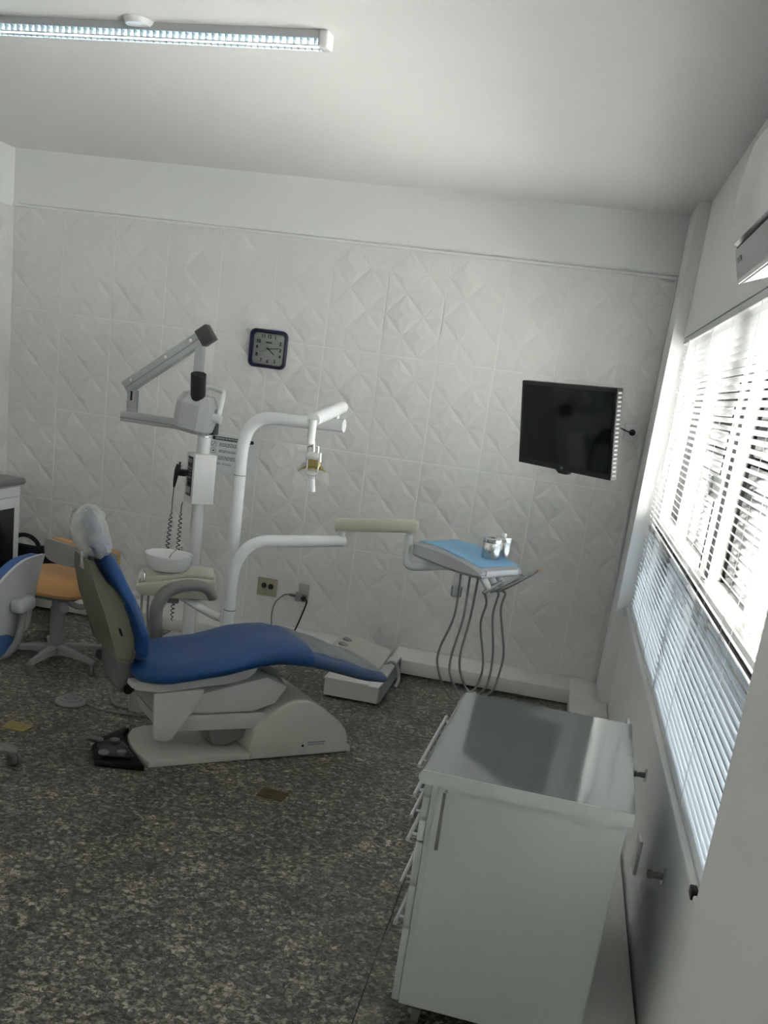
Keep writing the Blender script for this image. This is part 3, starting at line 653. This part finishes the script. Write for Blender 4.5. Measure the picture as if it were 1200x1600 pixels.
# ------------------------------------------------------------------ junction box at the foot of the chair
jb = thing('junction_box', 'low white laminate box on the floor at the foot of the chair', 'box', (2.55, -.62, 0))
MB().box((2.425, -.945, .010), (2.715, -.304, .100), .002, 1).build('body', M_duct, jb)
MB().box((2.420, -.95, .1005), (2.658, -.302, .108), .002, 1).build('lid', M_duct, jb)
MB().box((2.720, -.94, .012), (2.726, -.31, .110), .001, 1).build('edge_profile', M_alup, jb)
cvb = thing('control_housing', 'beige sloped control housing with two grey round buttons on the box', 'housing', (2.52, -.50, .108))
c = MB().prism([(2.36, .109), (2.36, .185), (2.385, .198), (2.48, .190), (2.655, .150), (2.668, .138), (2.665, .109)], 'y', -.80, -.33, .010, 3).build('cover', M_base, cvb)
for x, yy in ((2.425, -.46), (2.425, -.57)): MB().cyl((x, yy, .190), (x + .003, yy, .2005), .030, .027, 24).build('button', M_grey_pl, cvb)
MB().tube([(2.666, -.56, .125), (2.71, -.54, .135), (2.745, -.54, .105), (2.76, -.56, .05), (2.75, -.58, .012), (2.72, -.66, .0105)][:5], .009, 8, 5).build('cord', M_lgrey, cvb)

# ------------------------------------------------------------------ dental light
dl = thing('dental_light', 'tall curved white pipe carrying a dental operating light', 'dental light', (2.012, -1.42, 0))
Y1 = -1.42
MB().lathe([(0, .001), (.11, .001), (.11, .02), (.05, .03), (.045, .2)], (2.012, Y1, 0), 28).build('foot', M_white, dl)
MB().tube([(2.012, Y1, .02), (2.012, Y1, .6), (2.012, Y1, 1.0), (2.012, Y1, 1.22), (2.018, Y1, 1.29), (2.040, Y1, 1.352), (2.085, Y1, 1.392), (2.145, Y1, 1.405), (2.25, Y1, 1.409), (2.475, Y1 - .02, 1.417)], .0285, 20, 5).build('pipe', M_white, dl)
MB().lathe([(.0292, 0), (.0292, .004)], (2.012, Y1, 1.13), 24).build('seam', M_grey_pl, dl)
MB().cyl((2.435, Y1 - .016, 1.440), (2.435, Y1 - .016, 1.50), .013, n=16).build('swivel_pin', M_white, dl)
JP = atY(489.5, 656, -1.85); EP = Vector((2.452, Y1 - .0, 1.495))
MB().cyl(tuple(EP), tuple(JP), .026, .027, 22).build('arm', M_white, dl)
MB().cyl(tuple(JP), (JP.x, JP.y, JP.z - .095), .016, n=18).build('drop_tube', M_white, dl)
Y2 = JP.y
def L2(px, py, dy=0): return atY(px, py, Y2 + dy)
k = MB().cyl(tuple(L2(490.5, 690)), tuple(L2(490, 706)), .006, n=10)
k.build('lamp_stem', M_steel, dl)
yk = MB()
for xs, xe in ((481, 482), (498, 499)): yk.tube([L2(490, 696), L2(xs, 698), L2(xs - 1, 712), L2(xe - 1, 722)], .0028, 8)
yk.tube([L2(479, 708), L2(479.5, 722)], .006, 8); yk.tube([L2(500, 708), L2(499.5, 722)], .006, 8); yk.build('yoke', M_steel, dl)
a = L2(482, 706); b_ = L2(498, 716); MB().box((a.x, Y2 - .012, b_.z), (b_.x, Y2 + .012, a.z), .002).build('lamp_block', M_white, dl)
a = L2(481, 717); b_ = L2(498, 739); MB().box((a.x, Y2 - .004, b_.z), (b_.x, Y2 + .03, a.z), .008, 3).build('bulb_housing', M_brass, dl)
gu = MB(); q = [L2(481, 717, -.02), L2(480, 730, -.035), L2(478, 741, -.03), L2(494, 743, -.03), L2(497, 730, -.035), L2(498, 717, -.02)]
gu.tube(q, .0022, 8, 3); gu.build('wire_guard', M_steel, dl)
def arcsheet(name, m, x0, x1, ytop, ybot, sag, dy0, dy1):
    mb = MB(); n = 14; V = []
    for i in range(n + 1):
        t = i / n; x = x0 + (x1 - x0) * t; s = 4 * (t - .5) ** 2
        V.append(tuple(L2(x, ytop + sag * s, dy0))); V.append(tuple(L2(x, ybot + sag * s * .35 + (x - 488) * .06, dy1)))
    mb.add(V, [(2 * i, 2 * i + 2, 2 * i + 3, 2 * i + 1) for i in range(n)])
    o = mb.build(name, m, dl); so = o.modifiers.new('thickness', 'SOLIDIFY'); so.thickness = .0015; return o
arcsheet('shield', M_shield, 457, 514, 718, 748, 26, .03, -.07); arcsheet('amber_band', M_amber, 465, 509, 720, 731, 16, .028, -.02)
MB().tube([L2(486.5, 742), L2(487, 756), L2(486.5, 768)], [.014, .014, .016], 14).build('handle', M_white, dl)

# ------------------------------------------------------------------ delivery unit with tray, hoses and handpieces
du = thing('delivery_unit', 'white articulated arm holding the instrument tray and hanging hoses', 'dental unit', (2.045, -1.50, 0))
yA = -1.50
MB().lathe([(0, .001), (.10, .001), (.10, .02), (.05, .03), (.042, .12)], (2.045, yA - .12, 0), 28).build('foot', M_white, du)
MB().tube([(2.045, yA - .12, .03), (2.045, yA - .12, .30), (2.048, yA - .02, .40), (2.050, yA, .50), (2.050, yA, .66), (2.062, yA + .010, .745), (2.10, yA + .030, .815), (2.16, yA + .065, .850), (2.25, yA + .13, .857), (2.36, yA + .22, .862), (2.480, yA + .33, .868)], .0275, 20, 5).build('pipe', M_white, du)
MB().lathe([(.0284, 0), (.0284, .004)], (2.050, yA, .515), 24).build('seam', M_dgrey_pl, du)
E1 = Vector((2.470, -1.18, .868))
MB().cyl((E1.x, E1.y, .885), (E1.x, E1.y, .945), .016, n=16).build('swivel_pin', M_white, du)
A0, A1 = atY(527, 820, -1.18), atY(648, 822, -1.20); A1 = A1 + Vector((.0, 0, 0))
d = (A1 - A0)
rs = []
for k, (t, s) in enumerate(((-.02, .5), (-.015, .85), (0, 1), (.5, 1), (.95, 1), (1.0, .92), (1.035, .70), (1.05, .38))):
    c = A0 + d * t; rs.append([(c.x - 0 * p[0], c.y + p[0] * s, c.z + p[1] * s) for p in rect_round(.075, .062, .022, 5)])
MB().rings(rs).build('spring_arm', M_beige, du)
Q = atY(639, 842, -1.20)
TZ = .93; tl, tdp, tth = .410, .315, .082
TC = Vector((3.088, -1.245, TZ)); TR = Matrix.Translation(TC) @ Matrix.Rotation(math.radians(-33), 4, 'Z')
MB().tube([(Q.x, Q.y, Q.z + .02), (Q.x, Q.y, Q.z - .045)], .019, 16).build('wrist_post', M_white, du)
MB().tube([(Q.x, Q.y, Q.z - .04), (Q.x + .003, Q.y, Q.z - .075), (Q.x + .03, Q.y - .01, Q.z - .125), tuple(TR @ Vector((-.10, .0, -.096))), tuple(TR @ Vector((.06, .0, -.098)))], .020, 16, 6).build('tray_bracket', M_white, du)
# tray: rounded body with a domed top edge
mb = MB(); st = [(-.205, .0, -.062), (-.19, .004, -.064), (-.10, .004, -.072), (0, -.004, -.080), (.10, -.018, -.084), (.17, -.034, -.082), (.20, -.048, -.080), (.206, -.054, -.076)]
rs = []
for x, zt, zb in st:
    hy = tdp / 2 * (.985 if abs(x) > .2 else 1); r = .012
    rs.append([(x, -hy + r, zb), (x, hy - r, zb), (x, hy, zb + r), (x, hy, zt - r), (x, hy - r, zt), (x, -hy + r, zt), (x, -hy, zt - r), (x, -hy, zb + r)])
mb.rings(rs); t_ = MB(); t_.merge(mb.bm, TR); tray = t_.build('tray', M_lgrey, du)
MB().box((.196, -.12, -.072), (.212, .12, -.046), .005, 2, M=TR).build('front_handle', M_white, tray)
# handpiece holders on the front edge
hps = []
for k, yy in enumerate((-.095, -.04, .015)):
    MB().cyl(tuple(TR @ Vector((.175, yy, -.080))), tuple(TR @ Vector((.222, yy, -.128))), .018, .015, 16).build('holder', M_white, du)
ends = [TR @ Vector((.222, yy, -.125)) for yy in (-.095, -.04, .015)]
for k, (ln, m, yy) in enumerate(((.07, M_hand, -.095), (.13, M_hand, -.04), (.17, M_hand, .015))):
    p = ends[k]; dirn = (Vector((.66, .20, .46)) if k else Vector((.5, .3, .40))).normalized()
    h = MB().tube([p - dirn * .035, p, p + dirn * ln * .3, p + dirn * ln * .55, p + dirn * ln], [.007, .011, .0125, .010, .0065], 12)
    hp = h.build('handpiece', m, du)
    if k == 2: MB().tube([p + dirn * ln, p + dirn * (ln + .012)], [.006, .007], 10).build('tip', M_orange, hp)
# three hoses looping down
XY = lambda x, z, y_=-1.36: (x, y_, z)
L3 = [
  [TR @ Vector((.055, -.10, -.08)), XY(3.080, .64), XY(3.036, .475), XY(3.040, .385), XY(3.10, .27), XY(3.20, .215), XY(3.30, .30), XY(3.328, .42), XY(3.328, .52), XY(3.285, .70), XY(3.292, .78)],
  [TR @ Vector((.10, -.09, -.08)), XY(3.122, .64), XY(3.094, .43), XY(3.115, .335), XY(3.19, .25), XY(3.265, .31), XY(3.285, .38), XY(3.282, .50), XY(3.253, .67), XY(3.262, .775)],
  [TR @ Vector((.14, -.08, -.08)), XY(3.153, .64), XY(3.135, .46), XY(3.155, .36), XY(3.205, .295), XY(3.238, .34), XY(3.246, .44), XY(3.205, .62), XY(3.215, .72)]]
for k, pts in enumerate(L3):
    e = ends[2 - k] - Vector((.02, .006, .014)); MB().tube(pts + [e], .0055, 8, 6).build('hose', M_hose, du)
bt = MB(); bc = TR @ Vector((-.01, -.03, 0))
bt.lathe([(.020, 0), (.027, .006), (.028, .085), (.024, .10), (.014, .118), (.013, .135)], (bc.x, bc.y, .708), 22)
btl = bt.build('water_bottle', M_shield, du); MB().lathe([(0, .003), (.024, .004), (.026, .05), (0, .0502)], (bc.x, bc.y, .708), 20).build('water', glass_mat('water', (.88, .91, .90), 1.0), btl)
# paper sheet on the tray
mb = MB(); nx, ny = 14, 10; V = []
for i in range(nx + 1):
    for j in range(ny + 1):
        x = -.185 + .37 * i / nx; yv = -.14 + .31 * j / ny + .012 * math.sin(i * .5)
        zt = ip([(a_, b2) for a_, b2, _ in st], x)
        z = zt + .0035 + .0015 * math.sin(i * 1.3 + j) + (.0025 if i in (0, nx) else 0)
        if yv > tdp / 2: z -= (yv - tdp / 2) * 1.2
        V.append(tuple(TR @ Vector((x, yv, z))))
mb.add(V, [(i * (ny + 1) + j, (i + 1) * (ny + 1) + j, (i + 1) * (ny + 1) + j + 1, i * (ny + 1) + j + 1) for i in range(nx) for j in range(ny)])
nk = tag(mb.build('paper_napkin', M_napkin, None), 'light blue paper sheet spread over the instrument tray', 'paper sheet'); so = nk.modifiers.new('thickness', 'SOLIDIFY'); so.thickness = .001
def canister(label, lx, ly, r, h, knob):
    p = TR @ Vector((lx, ly, ip([(a_, b2) for a_, b2, _ in st], lx) + .0065)); p.z += .001
    t = thing('steel_canister', label, 'canister', tuple(p), 0, 'steel canisters on the tray')
    MB().lathe([(0, 0), (r * .94, 0), (r * .98, .003), (r * .98, h * .72), (r * .96, h * .74), (r * .96, h * .78), (0, h * .78)], tuple(p), 32).build('body', M_steel, t)
    MB().lathe([(r * .90, h * .775), (r * 1.02, h * .775), (r * 1.03, h * .80), (r * 1.03, h * .96), (r * .97, h), (r * .5, h * 1.01), (0, h * 1.01)], tuple(p), 32).build('lid', M_steel, t)
    if knob: MB().lathe([(0, h * 1.0), (.010, h * 1.0), (.012, h * 1.10), (.009, h * 1.17), (0, h * 1.18)], tuple(p), 16).build('knob', M_white, t)
    else: MB().lathe([(0, h * 1.0), (.012, h * 1.0), (.011, h * 1.04), (0, h * 1.05)], tuple(p), 16).build('knob', M_dgrey_pl, t)
canister('wider steel canister with a flat lid on the blue paper', .108, .025, .042, .092, False)
canister('narrower steel canister with a white knob behind the wider one', .105, .112, .036, .094, True)

# ------------------------------------------------------------------ spittoon unit
su = thing('spittoon_unit', 'beige spittoon unit with a white bowl beside the chair', 'spittoon', (1.70, -1.30, .49), math.radians(21))
def Ls(mb, name, m, parent=su): return mb.build(name, m, parent, world=False)
Ls(MB().prism([(-.185, .030), (-.165, .012), (.02, .008), (.185, .014), (.192, .022), (.190, .100), (.178, .112), (.10, .116), (.01, .104), (-.09, .080), (-.165, .066), (-.185, .056)], 'y', -.115, .115, .010, 3), 'body', M_beige)
Ls(MB().prism([(-.180, .060), (-.09, .078), (.01, .101), (.10, .112), (.182, .112), (.178, .128), (.10, .134), (-.16, .100), (-.180, .085)], 'y', -.085, .125, .008, 2), 'upper_cover', M_beige)
bw = (-.045, .02, .118)
Ls(MB().lathe([(0, .0), (.072, 0), (.092, .008), (.110, .034), (.118, .078), (.116, .083), (.110, .079), (.102, .042), (.086, .020), (.03, .014), (0, .013)], bw, 40), 'bowl', M_white)
Ls(MB().tube([(bw[0] + .06, .125, .12), (bw[0] + .06, .128, .205), (bw[0] + .052, .105, .222), (bw[0] + .015, .04, .200), (bw[0], .01, .175)], .0035, 8, 5), 'rinse_spout', M_steel)
Ls(MB().tube([(-.155, -.085, .075), (-.155, -.085, .110), (-.160, -.085, .125)], [.012, .010, .005], 12), 'cup_filler', M_steel)
text_obj('maker_mark', 'DABI ATLANTE', .009, M_logo, su, su.matrix_basis @ Matrix.Translation((.045, -.1155, .046)) @ WALLM); Ls(MB().box((.01, -.116, .056), (.08, -.1148, .0585)), 'maker_mark_bar', M_logo)
Ls(MB().box((-.06, -.06, -.03), (.02, .05, .012), .008), 'filter_box', M_grey_pl)
MB().tube([(1.69, -1.31, .50), (1.75, -1.325, .495), (1.86, -1.36, .465), (1.94, -1.39, .450), (1.988, -1.412, .448)], .022, 16, 5).build('support_tube', M_white, su)
Ls(MB().tube([(-.31, -.06, -.0), (-.24, -.06, -.012), (-.15, -.04, .008)], .020, 14, 4), 'hose_bar', M_white)
for x in (-.155, -.125): Ls(MB().tube([(x, -.09, .02), (x + .002, -.09, -.10), (x + .03, -.07, -.24), (x + .10, -.03, -.33)], .006, 8, 4), 'suction_hose', M_hose)
Ls(MB().tube([(-.22, -.07, -.01), (-.19, -.08, -.05), (-.175, -.08, -.13), (-.16, -.06, -.22)], .009, 8, 4), 'suction_hose', M_hose)

# ------------------------------------------------------------------ dental x-ray unit
XC, YC = 1.487, -.50
xr = thing('xray_unit', 'dental x-ray machine on a white column with folding grey arm', 'x-ray machine', (XC, YC, 0))
MB().box((XC - .16, YC - .17, .001), (XC + .16, YC + .15, .03), .008).build('foot_plate', M_white, xr)
MB().cyl((XC, YC, .03), (XC, YC, 1.235), .0365, n=24).build('column', M_white, xr)
MB().lathe([(.0375, 0), (.0375, .006)], (XC, YC, 1.205), 24).build('collar', M_steel, xr)
BZ0 = atY(305, 787, YC - .09).z; 
BXM = Matrix.Translation((XC + .003, YC - .02, .978)) @ Matrix.Rotation(math.radians(42), 4, 'Z')
cbx = MB().box((-.064, -.064, -.136), (.064, .064, .136), .005, M=BXM).build('control_box', M_white, xr)
MB().box((-.0665, -.040, -.098), (-.0635, .030, .118), .001, 1, M=BXM).build('panel', M_black, cbx)
for z_, h_ in ((.095, .022), (.055, .010), (.038, .010), (.021, .010), (.004, .010), (-.066, .034)):
    MB().box((-.0685, -.032, z_ - h_ / 2), (-.0662, .022, z_ + h_ / 2), M=BXM).build('key', M_grey_pl, cbx)
MB().lathe([(0, 0), (.014, 0), (.011, .008), (0, .009)], (0, 0, 0), 16, BXM @ Matrix.Translation((-.0665, -.005, -.03)) @ Matrix.Rotation(math.radians(-90), 4, 'Y')).build('dial', M_black, cbx)
# lower arm
arm = MB().box((1.00, YC - .035, 1.226), (1.505, YC + .035, 1.282), .003).build('lower_arm', M_alup, xr)
MB().box((1.00, YC - .037, 1.244), (1.505, YC - .034, 1.250)).build('groove', M_grey_pl, arm)
MB().box((1.497, YC - .038, 1.222), (1.553, YC + .038, 1.290), .004).build('arm_cap', M_cap, arm)
# knuckle and spring arm
MB().cyl((1.052, YC, 1.282), (1.052, YC, 1.305), .030, n=20).box((1.030, YC - .028, 1.30), (1.075, YC + .028, 1.40), .003).build('knuckle', M_alup, xr)
MB().box((1.050, YC - .0295, 1.345), (1.062, YC - .0275, 1.395)).build('knuckle_slot', M_dark, xr)
S0, S1 = Vector((1.012, YC, 1.408)), Vector((1.442, YC, 1.735)); dv = (S1 - S0); ln = dv.length; a_ = math.atan2(dv.z, dv.x)
AM = Matrix.Translation(S0) @ Matrix.Rotation(-a_, 4, 'Y')
ua = MB().box((0, -.032, -.034), (ln, .032, .034), .003, M=AM).build('spring_arm', M_alup, xr)
MB().box((.01, -.0335, -.006), (ln, -.031, -.003), M=AM).build('groove', M_dgrey_pl, ua)
MB().box((ln - .03, -.036, -.048), (ln + .045, .036, .042), .004, M=AM).build('arm_cap', M_cap, ua)
for t in (.06, .30, ln - .07): MB().cyl(tuple(AM @ Vector((t, -.031, .012))), tuple(AM @ Vector((t, -.040, .012))), .009, n=12).build('bolt', M_steel, ua)
MB().box((1.400, YC - .024, 1.42), (1.445, YC + .024, 1.70), .003).build('drop_bar', M_alup, xr)
# tube head with yoke and black cone
HC = Vector((1.480, YC - .16, 1.328))
oc = [(-.085, -.075), (-.050, -.100), (.055, -.100), (.100, -.075), (.110, -.01), (.105, .07), (.085, .095), (-.085, .095), (-.098, .07), (-.098, -.01)]
def hring(z, s, dx=0, dy=0): return [(HC.x + dx + p[0] * s, HC.y + dy + p[1] * s * .95, HC.z + z) for p in oc]
tilt_ = Matrix.Translation(HC) @ Matrix.Rotation(math.radians(7), 4, 'Y') @ Matrix.Translation(-HC)
h_ = MB().rings([hring(-.095, .72), hring(-.075, .92), hring(-.02, 1.0), hring(.055, .98), hring(.095, .80), hring(.108, .72)])
t2 = MB(); t2.merge(h_.bm, tilt_); t2.build('tube_head', M_head, xr, smooth=12)
cb0, cb1 = Vector((1.508, HC.y - .035, 1.375)), Vector((1.519, HC.y - .09, 1.538))
dirc = (cb1 - cb0)
MB().tube([cb0, cb0 + dirc * .04, cb0 + dirc * .05, cb1, cb1, cb0 + dirc * .3], [.046, .046, .040, .040, .036, .036], 28).build('cone', M_black, xr)
MB().tube([(1.425, YC, 1.43), (1.47, YC, 1.468), (1.585, YC - .05, 1.462), (1.618, YC - .13, 1.425), (1.616, YC - .16, 1.34)], .014, 12, 5).build('yoke', M_white, xr)
MB().cyl((1.578, HC.y, 1.326), (1.632, HC.y, 1.318), .024, n=22).build('yoke_joint', M_white, xr)
# hand switch and coiled cords
MB().tube([(1.392, -.60, 1.045), (1.385, -.605, 1.01), (1.378, -.605, .96), (1.374, -.605, .92)], [.014, .015, .011, .006], 12).box((1.388, -.610, .985), (1.432, -.545, 1.02), .004).cyl((1.396, -.60, 1.045), (1.397, -.60, 1.06), .006, n=10).build('hand_switch', M_black, xr)
def coil(x0, y0, z0, z1, x1, top, name):
    pts = list(top); n = 26; tot = n * 8
    for k in range(tot + 1):
        t = k / tot; a = 2 * math.pi * k / 8; r = .010 * min(1, t * 10, (1 - t) * 10 + .2)
        pts.append((x0 + (x1 - x0) * t + r * math.cos(a), y0 + r * math.sin(a), z0 + (z1 - z0) * t))
    MB().tube(pts, .0026, 6).build(name, M_black, xr)
coil(1.372, -.605, .80, .16, 1.345, [(1.374, -.605, .92), (1.371, -.605, .84)], 'coiled_cord')
coil(1.425, -.60, .80, .16, 1.420, [(1.424, -.585, .842), (1.424, -.60, .815)], 'coiled_cord')

# ------------------------------------------------------------------ orange stool
OX, OY = 1.045, -1.23
os_ = thing('swivel_stool', 'orange upholstered swivel stool with grey star base', 'stool', (OX, OY, 0))
def star(t, cx, cy, r, a0, m, mw, zc=.075, thick=.022):
    MB().lathe([(0, zc - .03), (.035, zc - .03), (.038, zc + .02), (.030, zc + .04), (0, zc + .04)], (cx, cy, 0), 24).build('hub', m, t)
    for k in range(5):
        a = math.radians(a0 + 72 * k); dx, dy = math.cos(a), math.sin(a); px, py_ = -dy, dx; rr = []
        for q, w, zt, zb in ((.02, .026, zc + .03, zc - .02), (.12, .022, zc + .022, zc - .012), (r - .03, .017, zc + .004, zc - .016), (r, .013, zc - .002, zc - .018)):
            x, y_ = cx + dx * q, cy + dy * q
            rr.append([(x - px * w, y_ - py_ * w, zb), (x + px * w, y_ + py_ * w, zb), (x + px * w, y_ + py_ * w, zt - .008), (x + px * w * .6, y_ + py_ * w * .6, zt), (x - px * w * .6, y_ - py_ * w * .6, zt), (x - px * w, y_ - py_ * w, zt - .008)])
        lg = MB().rings(rr).build('base_arm', m, t)
        x, y_ = cx + dx * (r - .015), cy + dy * (r - .015); a2 = a + 1.1; ax, ay = math.cos(a2), math.sin(a2)
        cst = MB().cyl((x, y_, zc - .018), (x, y_, .04), .007, n=8)
        for s in (-1, 1): cst.tube([(x + ax * .022 * s, y_ + ay * .022 * s, .0265), (x + ax * .016 * s, y_ + ay * .016 * s, .0265), (x + ax * .003 * s, y_ + ay * .003 * s, .0265)], [.018, .0255, .0255], 18)
        cst.build('castor', mw, lg)
star(os_, OX, OY, .27, -18, M_grey_pl, M_dgrey_pl)
MB().cyl((OX, OY, .11), (OX, OY, .30), .038, n=24).cyl((OX, OY, .30), (OX, OY, .385), .032, n=24).build('gas_column', M_grey_pl, os_)
seat_c = []
for z, s in ((.388, .80), (.392, .92), (.41, .99), (.44, 1.0), (.465, .985), (.482, .93), (.490, .82), (.492, .5)):
    seat_c.append([(OX + .005 + p[0] * s, OY + p[1] * s, z) for p in rect_round(.39, .38, .12, 6)])
MB().rings(seat_c).build('seat', M_orange, os_)
MB().box((OX - .09, OY - .10, .355), (OX + .11, OY + .10, .388), .008).build('seat_plate', M_dgrey_pl, os_)
MB().cyl((OX + .09, OY - .12, .345), (OX + .12, OY - .16, .345), .022, n=18).build('adjuster_knob', M_grey_pl, os_)
MB().tube([(OX + .08, OY - .08, .365), (OX + .17, OY - .10, .350), (OX + .225, OY - .09, .385), (OX + .240, OY - .06, .45), (OX + .235, OY - .03, .55), (OX + .19, OY - .03, .62)], .015, 12, 5).build('back_stem', M_grey_pl, os_)
# curved low backrest, grey outside and orange inside
def curved(name, m, r0, r1, z0, z1, a0, a1, cx, cy, t):
    mb = MB(); rr = []; n = 16
    for k in range(n + 1):
        a = math.radians(a0 + (a1 - a0) * k / n); e = 1 - .28 * abs(2 * k / n - 1) ** 6
        zc = (z0 + z1) / 2; hh = (z1 - z0) / 2 * e
        rr.append([(cx + r * math.cos(a), cy + r * math.sin(a), z) for r, z in ((r0, zc - hh), (r1, zc - hh), (r1 + .004, zc), (r1, zc + hh), (r0, zc + hh))])
    return mb.rings(rr).build(name, m, t)
BCX, BCY = 1.215, -1.00
curved('backrest_shell', M_grey_pl, .345, .372, .545, .655, 222, 296, BCX + .012, BCY + .03, os_)
curved('backrest_pad', M_orange, .300, .346, .542, .662, 220, 298, BCX + .012, BCY + .03, os_)

# ------------------------------------------------------------------ blue stool in front
BX_, BY_ = 1.223, -2.547
bs = thing('swivel_stool', 'blue upholstered swivel stool with pale grey back shell at left edge', 'stool', (BX_, BY_, 0))
star(bs, BX_, BY_, .345, 8, M_grey_pl, M_dgrey_pl)
MB().cyl((BX_, BY_, .11), (BX_, BY_, .40), .036, n=24).build('gas_column', M_grey_pl, bs)
seat_c = []
for z, s in ((.420, .80), (.425, .92), (.445, .99), (.47, 1.0), (.495, .985), (.512, .93), (.520, .80), (.521, .4)):
    seat_c.append([(BX_ + .03 + p[0] * s, BY_ + .06 + p[1] * s, z - .02) for p in rect_round(.42, .42, .13, 6)])
MB().rings(seat_c).build('seat', M_bluefab, bs)
MB().box((BX_ - .10, BY_ - .10, .365), (BX_ + .10, BY_ + .10, .402), .008).build('seat_plate', M_dgrey_pl, bs)
# back: pale shell behind, blue pad inside, on a bracket
def shell(name, m, off, thk, grow):
    mb = MB(); rr = []; n = 14
    for k in range(n + 1):
        t = -1 + 2 * k / n; yv = -2.33 + .20 * t * (1 + grow)
        bow = .055 * t * t
        zt = .800 - .13 * abs(t) ** 2.2 * (1 if t < 0 else .2) + grow * .1; zb = .475 + .06 * abs(t) ** 3 - grow * .1
        x = 1.440 - bow + off; lean = .05
        rr.append([(x - lean * 0, yv, zb), (x + thk, yv, zb), (x + thk + lean * .4, yv, (zt + zb) / 2), (x + thk + lean, yv, zt), (x + lean, yv, zt), (x + lean * .4, yv, (zt + zb) / 2)])
    return mb.rings(rr).build(name, m, bs)
shell('back_shell', M_lgrey, 0, .012, 0.0); shell('back_pad', M_bluefab, -.045, .044, -.04)
MB().box((1.455, -2.42, .585), (1.515, -2.30, .645), .022, 4).build('back_clamp', M_lgrey, bs)
MB().tube([(1.495, -2.37, .60), (1.490, -2.38, .52), (1.478, -2.40, .45), (1.44, -2.44, .41), (1.33, -2.49, .40)], .015, 12, 5).build('back_stem', M_grey_pl, bs)

# ------------------------------------------------------------------ side desk and bag on the left
ds = thing('side_cabinet', 'white cabinet with grey worktop at the left wall', 'cabinet', (.21, -.75, 0))
DX = .345
MB().box((.016, -1.6, .10), (DX, -.42, .765), .003, 1).build('body', M_white, ds)
MB().prism([(.016, .768), (DX + .01, .768), (DX + .022, .776), (DX + .026, .787), (DX + .022, .798), (DX + .01, .806), (.016, .806)], 'y', -1.62, -.40, .002, 1).build('worktop', M_desk, ds)
MB().box((.02, -1.58, .012), (DX - .04, -.44, .10)).build('plinth', M_dgrey_pl, ds)
for a_, b_ in ((-1.58, -1.20), (-1.19, -.82), (-.81, -.45)):
    dd = MB().box((DX, a_ + .003, .115), (DX + .016, b_ - .003, .70), .003, 1).build('door', M_white, ds)
    MB().box((DX + .0155, a_ + .06, .20), (DX + .018, b_ - .06, .64)).build('glass_panel', M_black, dd)
    MB().box((DX, a_ + .003, .705), (DX + .016, b_ - .003, .762), .003, 1).build('drawer', M_white, ds)
bgx = thing('carry_bag', 'black carry bag with a round handle standing by the wall', 'bag', (.42, -.36, .092))
MB().box((.20, -.392, .0935), (.60, -.31, .40), .03, 3).build('body', M_blackm, bgx)
MB().tube([(.27, -.35, .39), (.28, -.35, .425), (.315, -.35, .452), (.37, -.35, .455), (.42, -.35, .43), (.445, -.35, .392)], .014, 12, 5).build('handle', M_black, bgx)
MB().box((.46, -.375, .395), (.52, -.33, .412), .005).build('strap_loop', M_black, bgx)

bpy.context.view_layer.update()
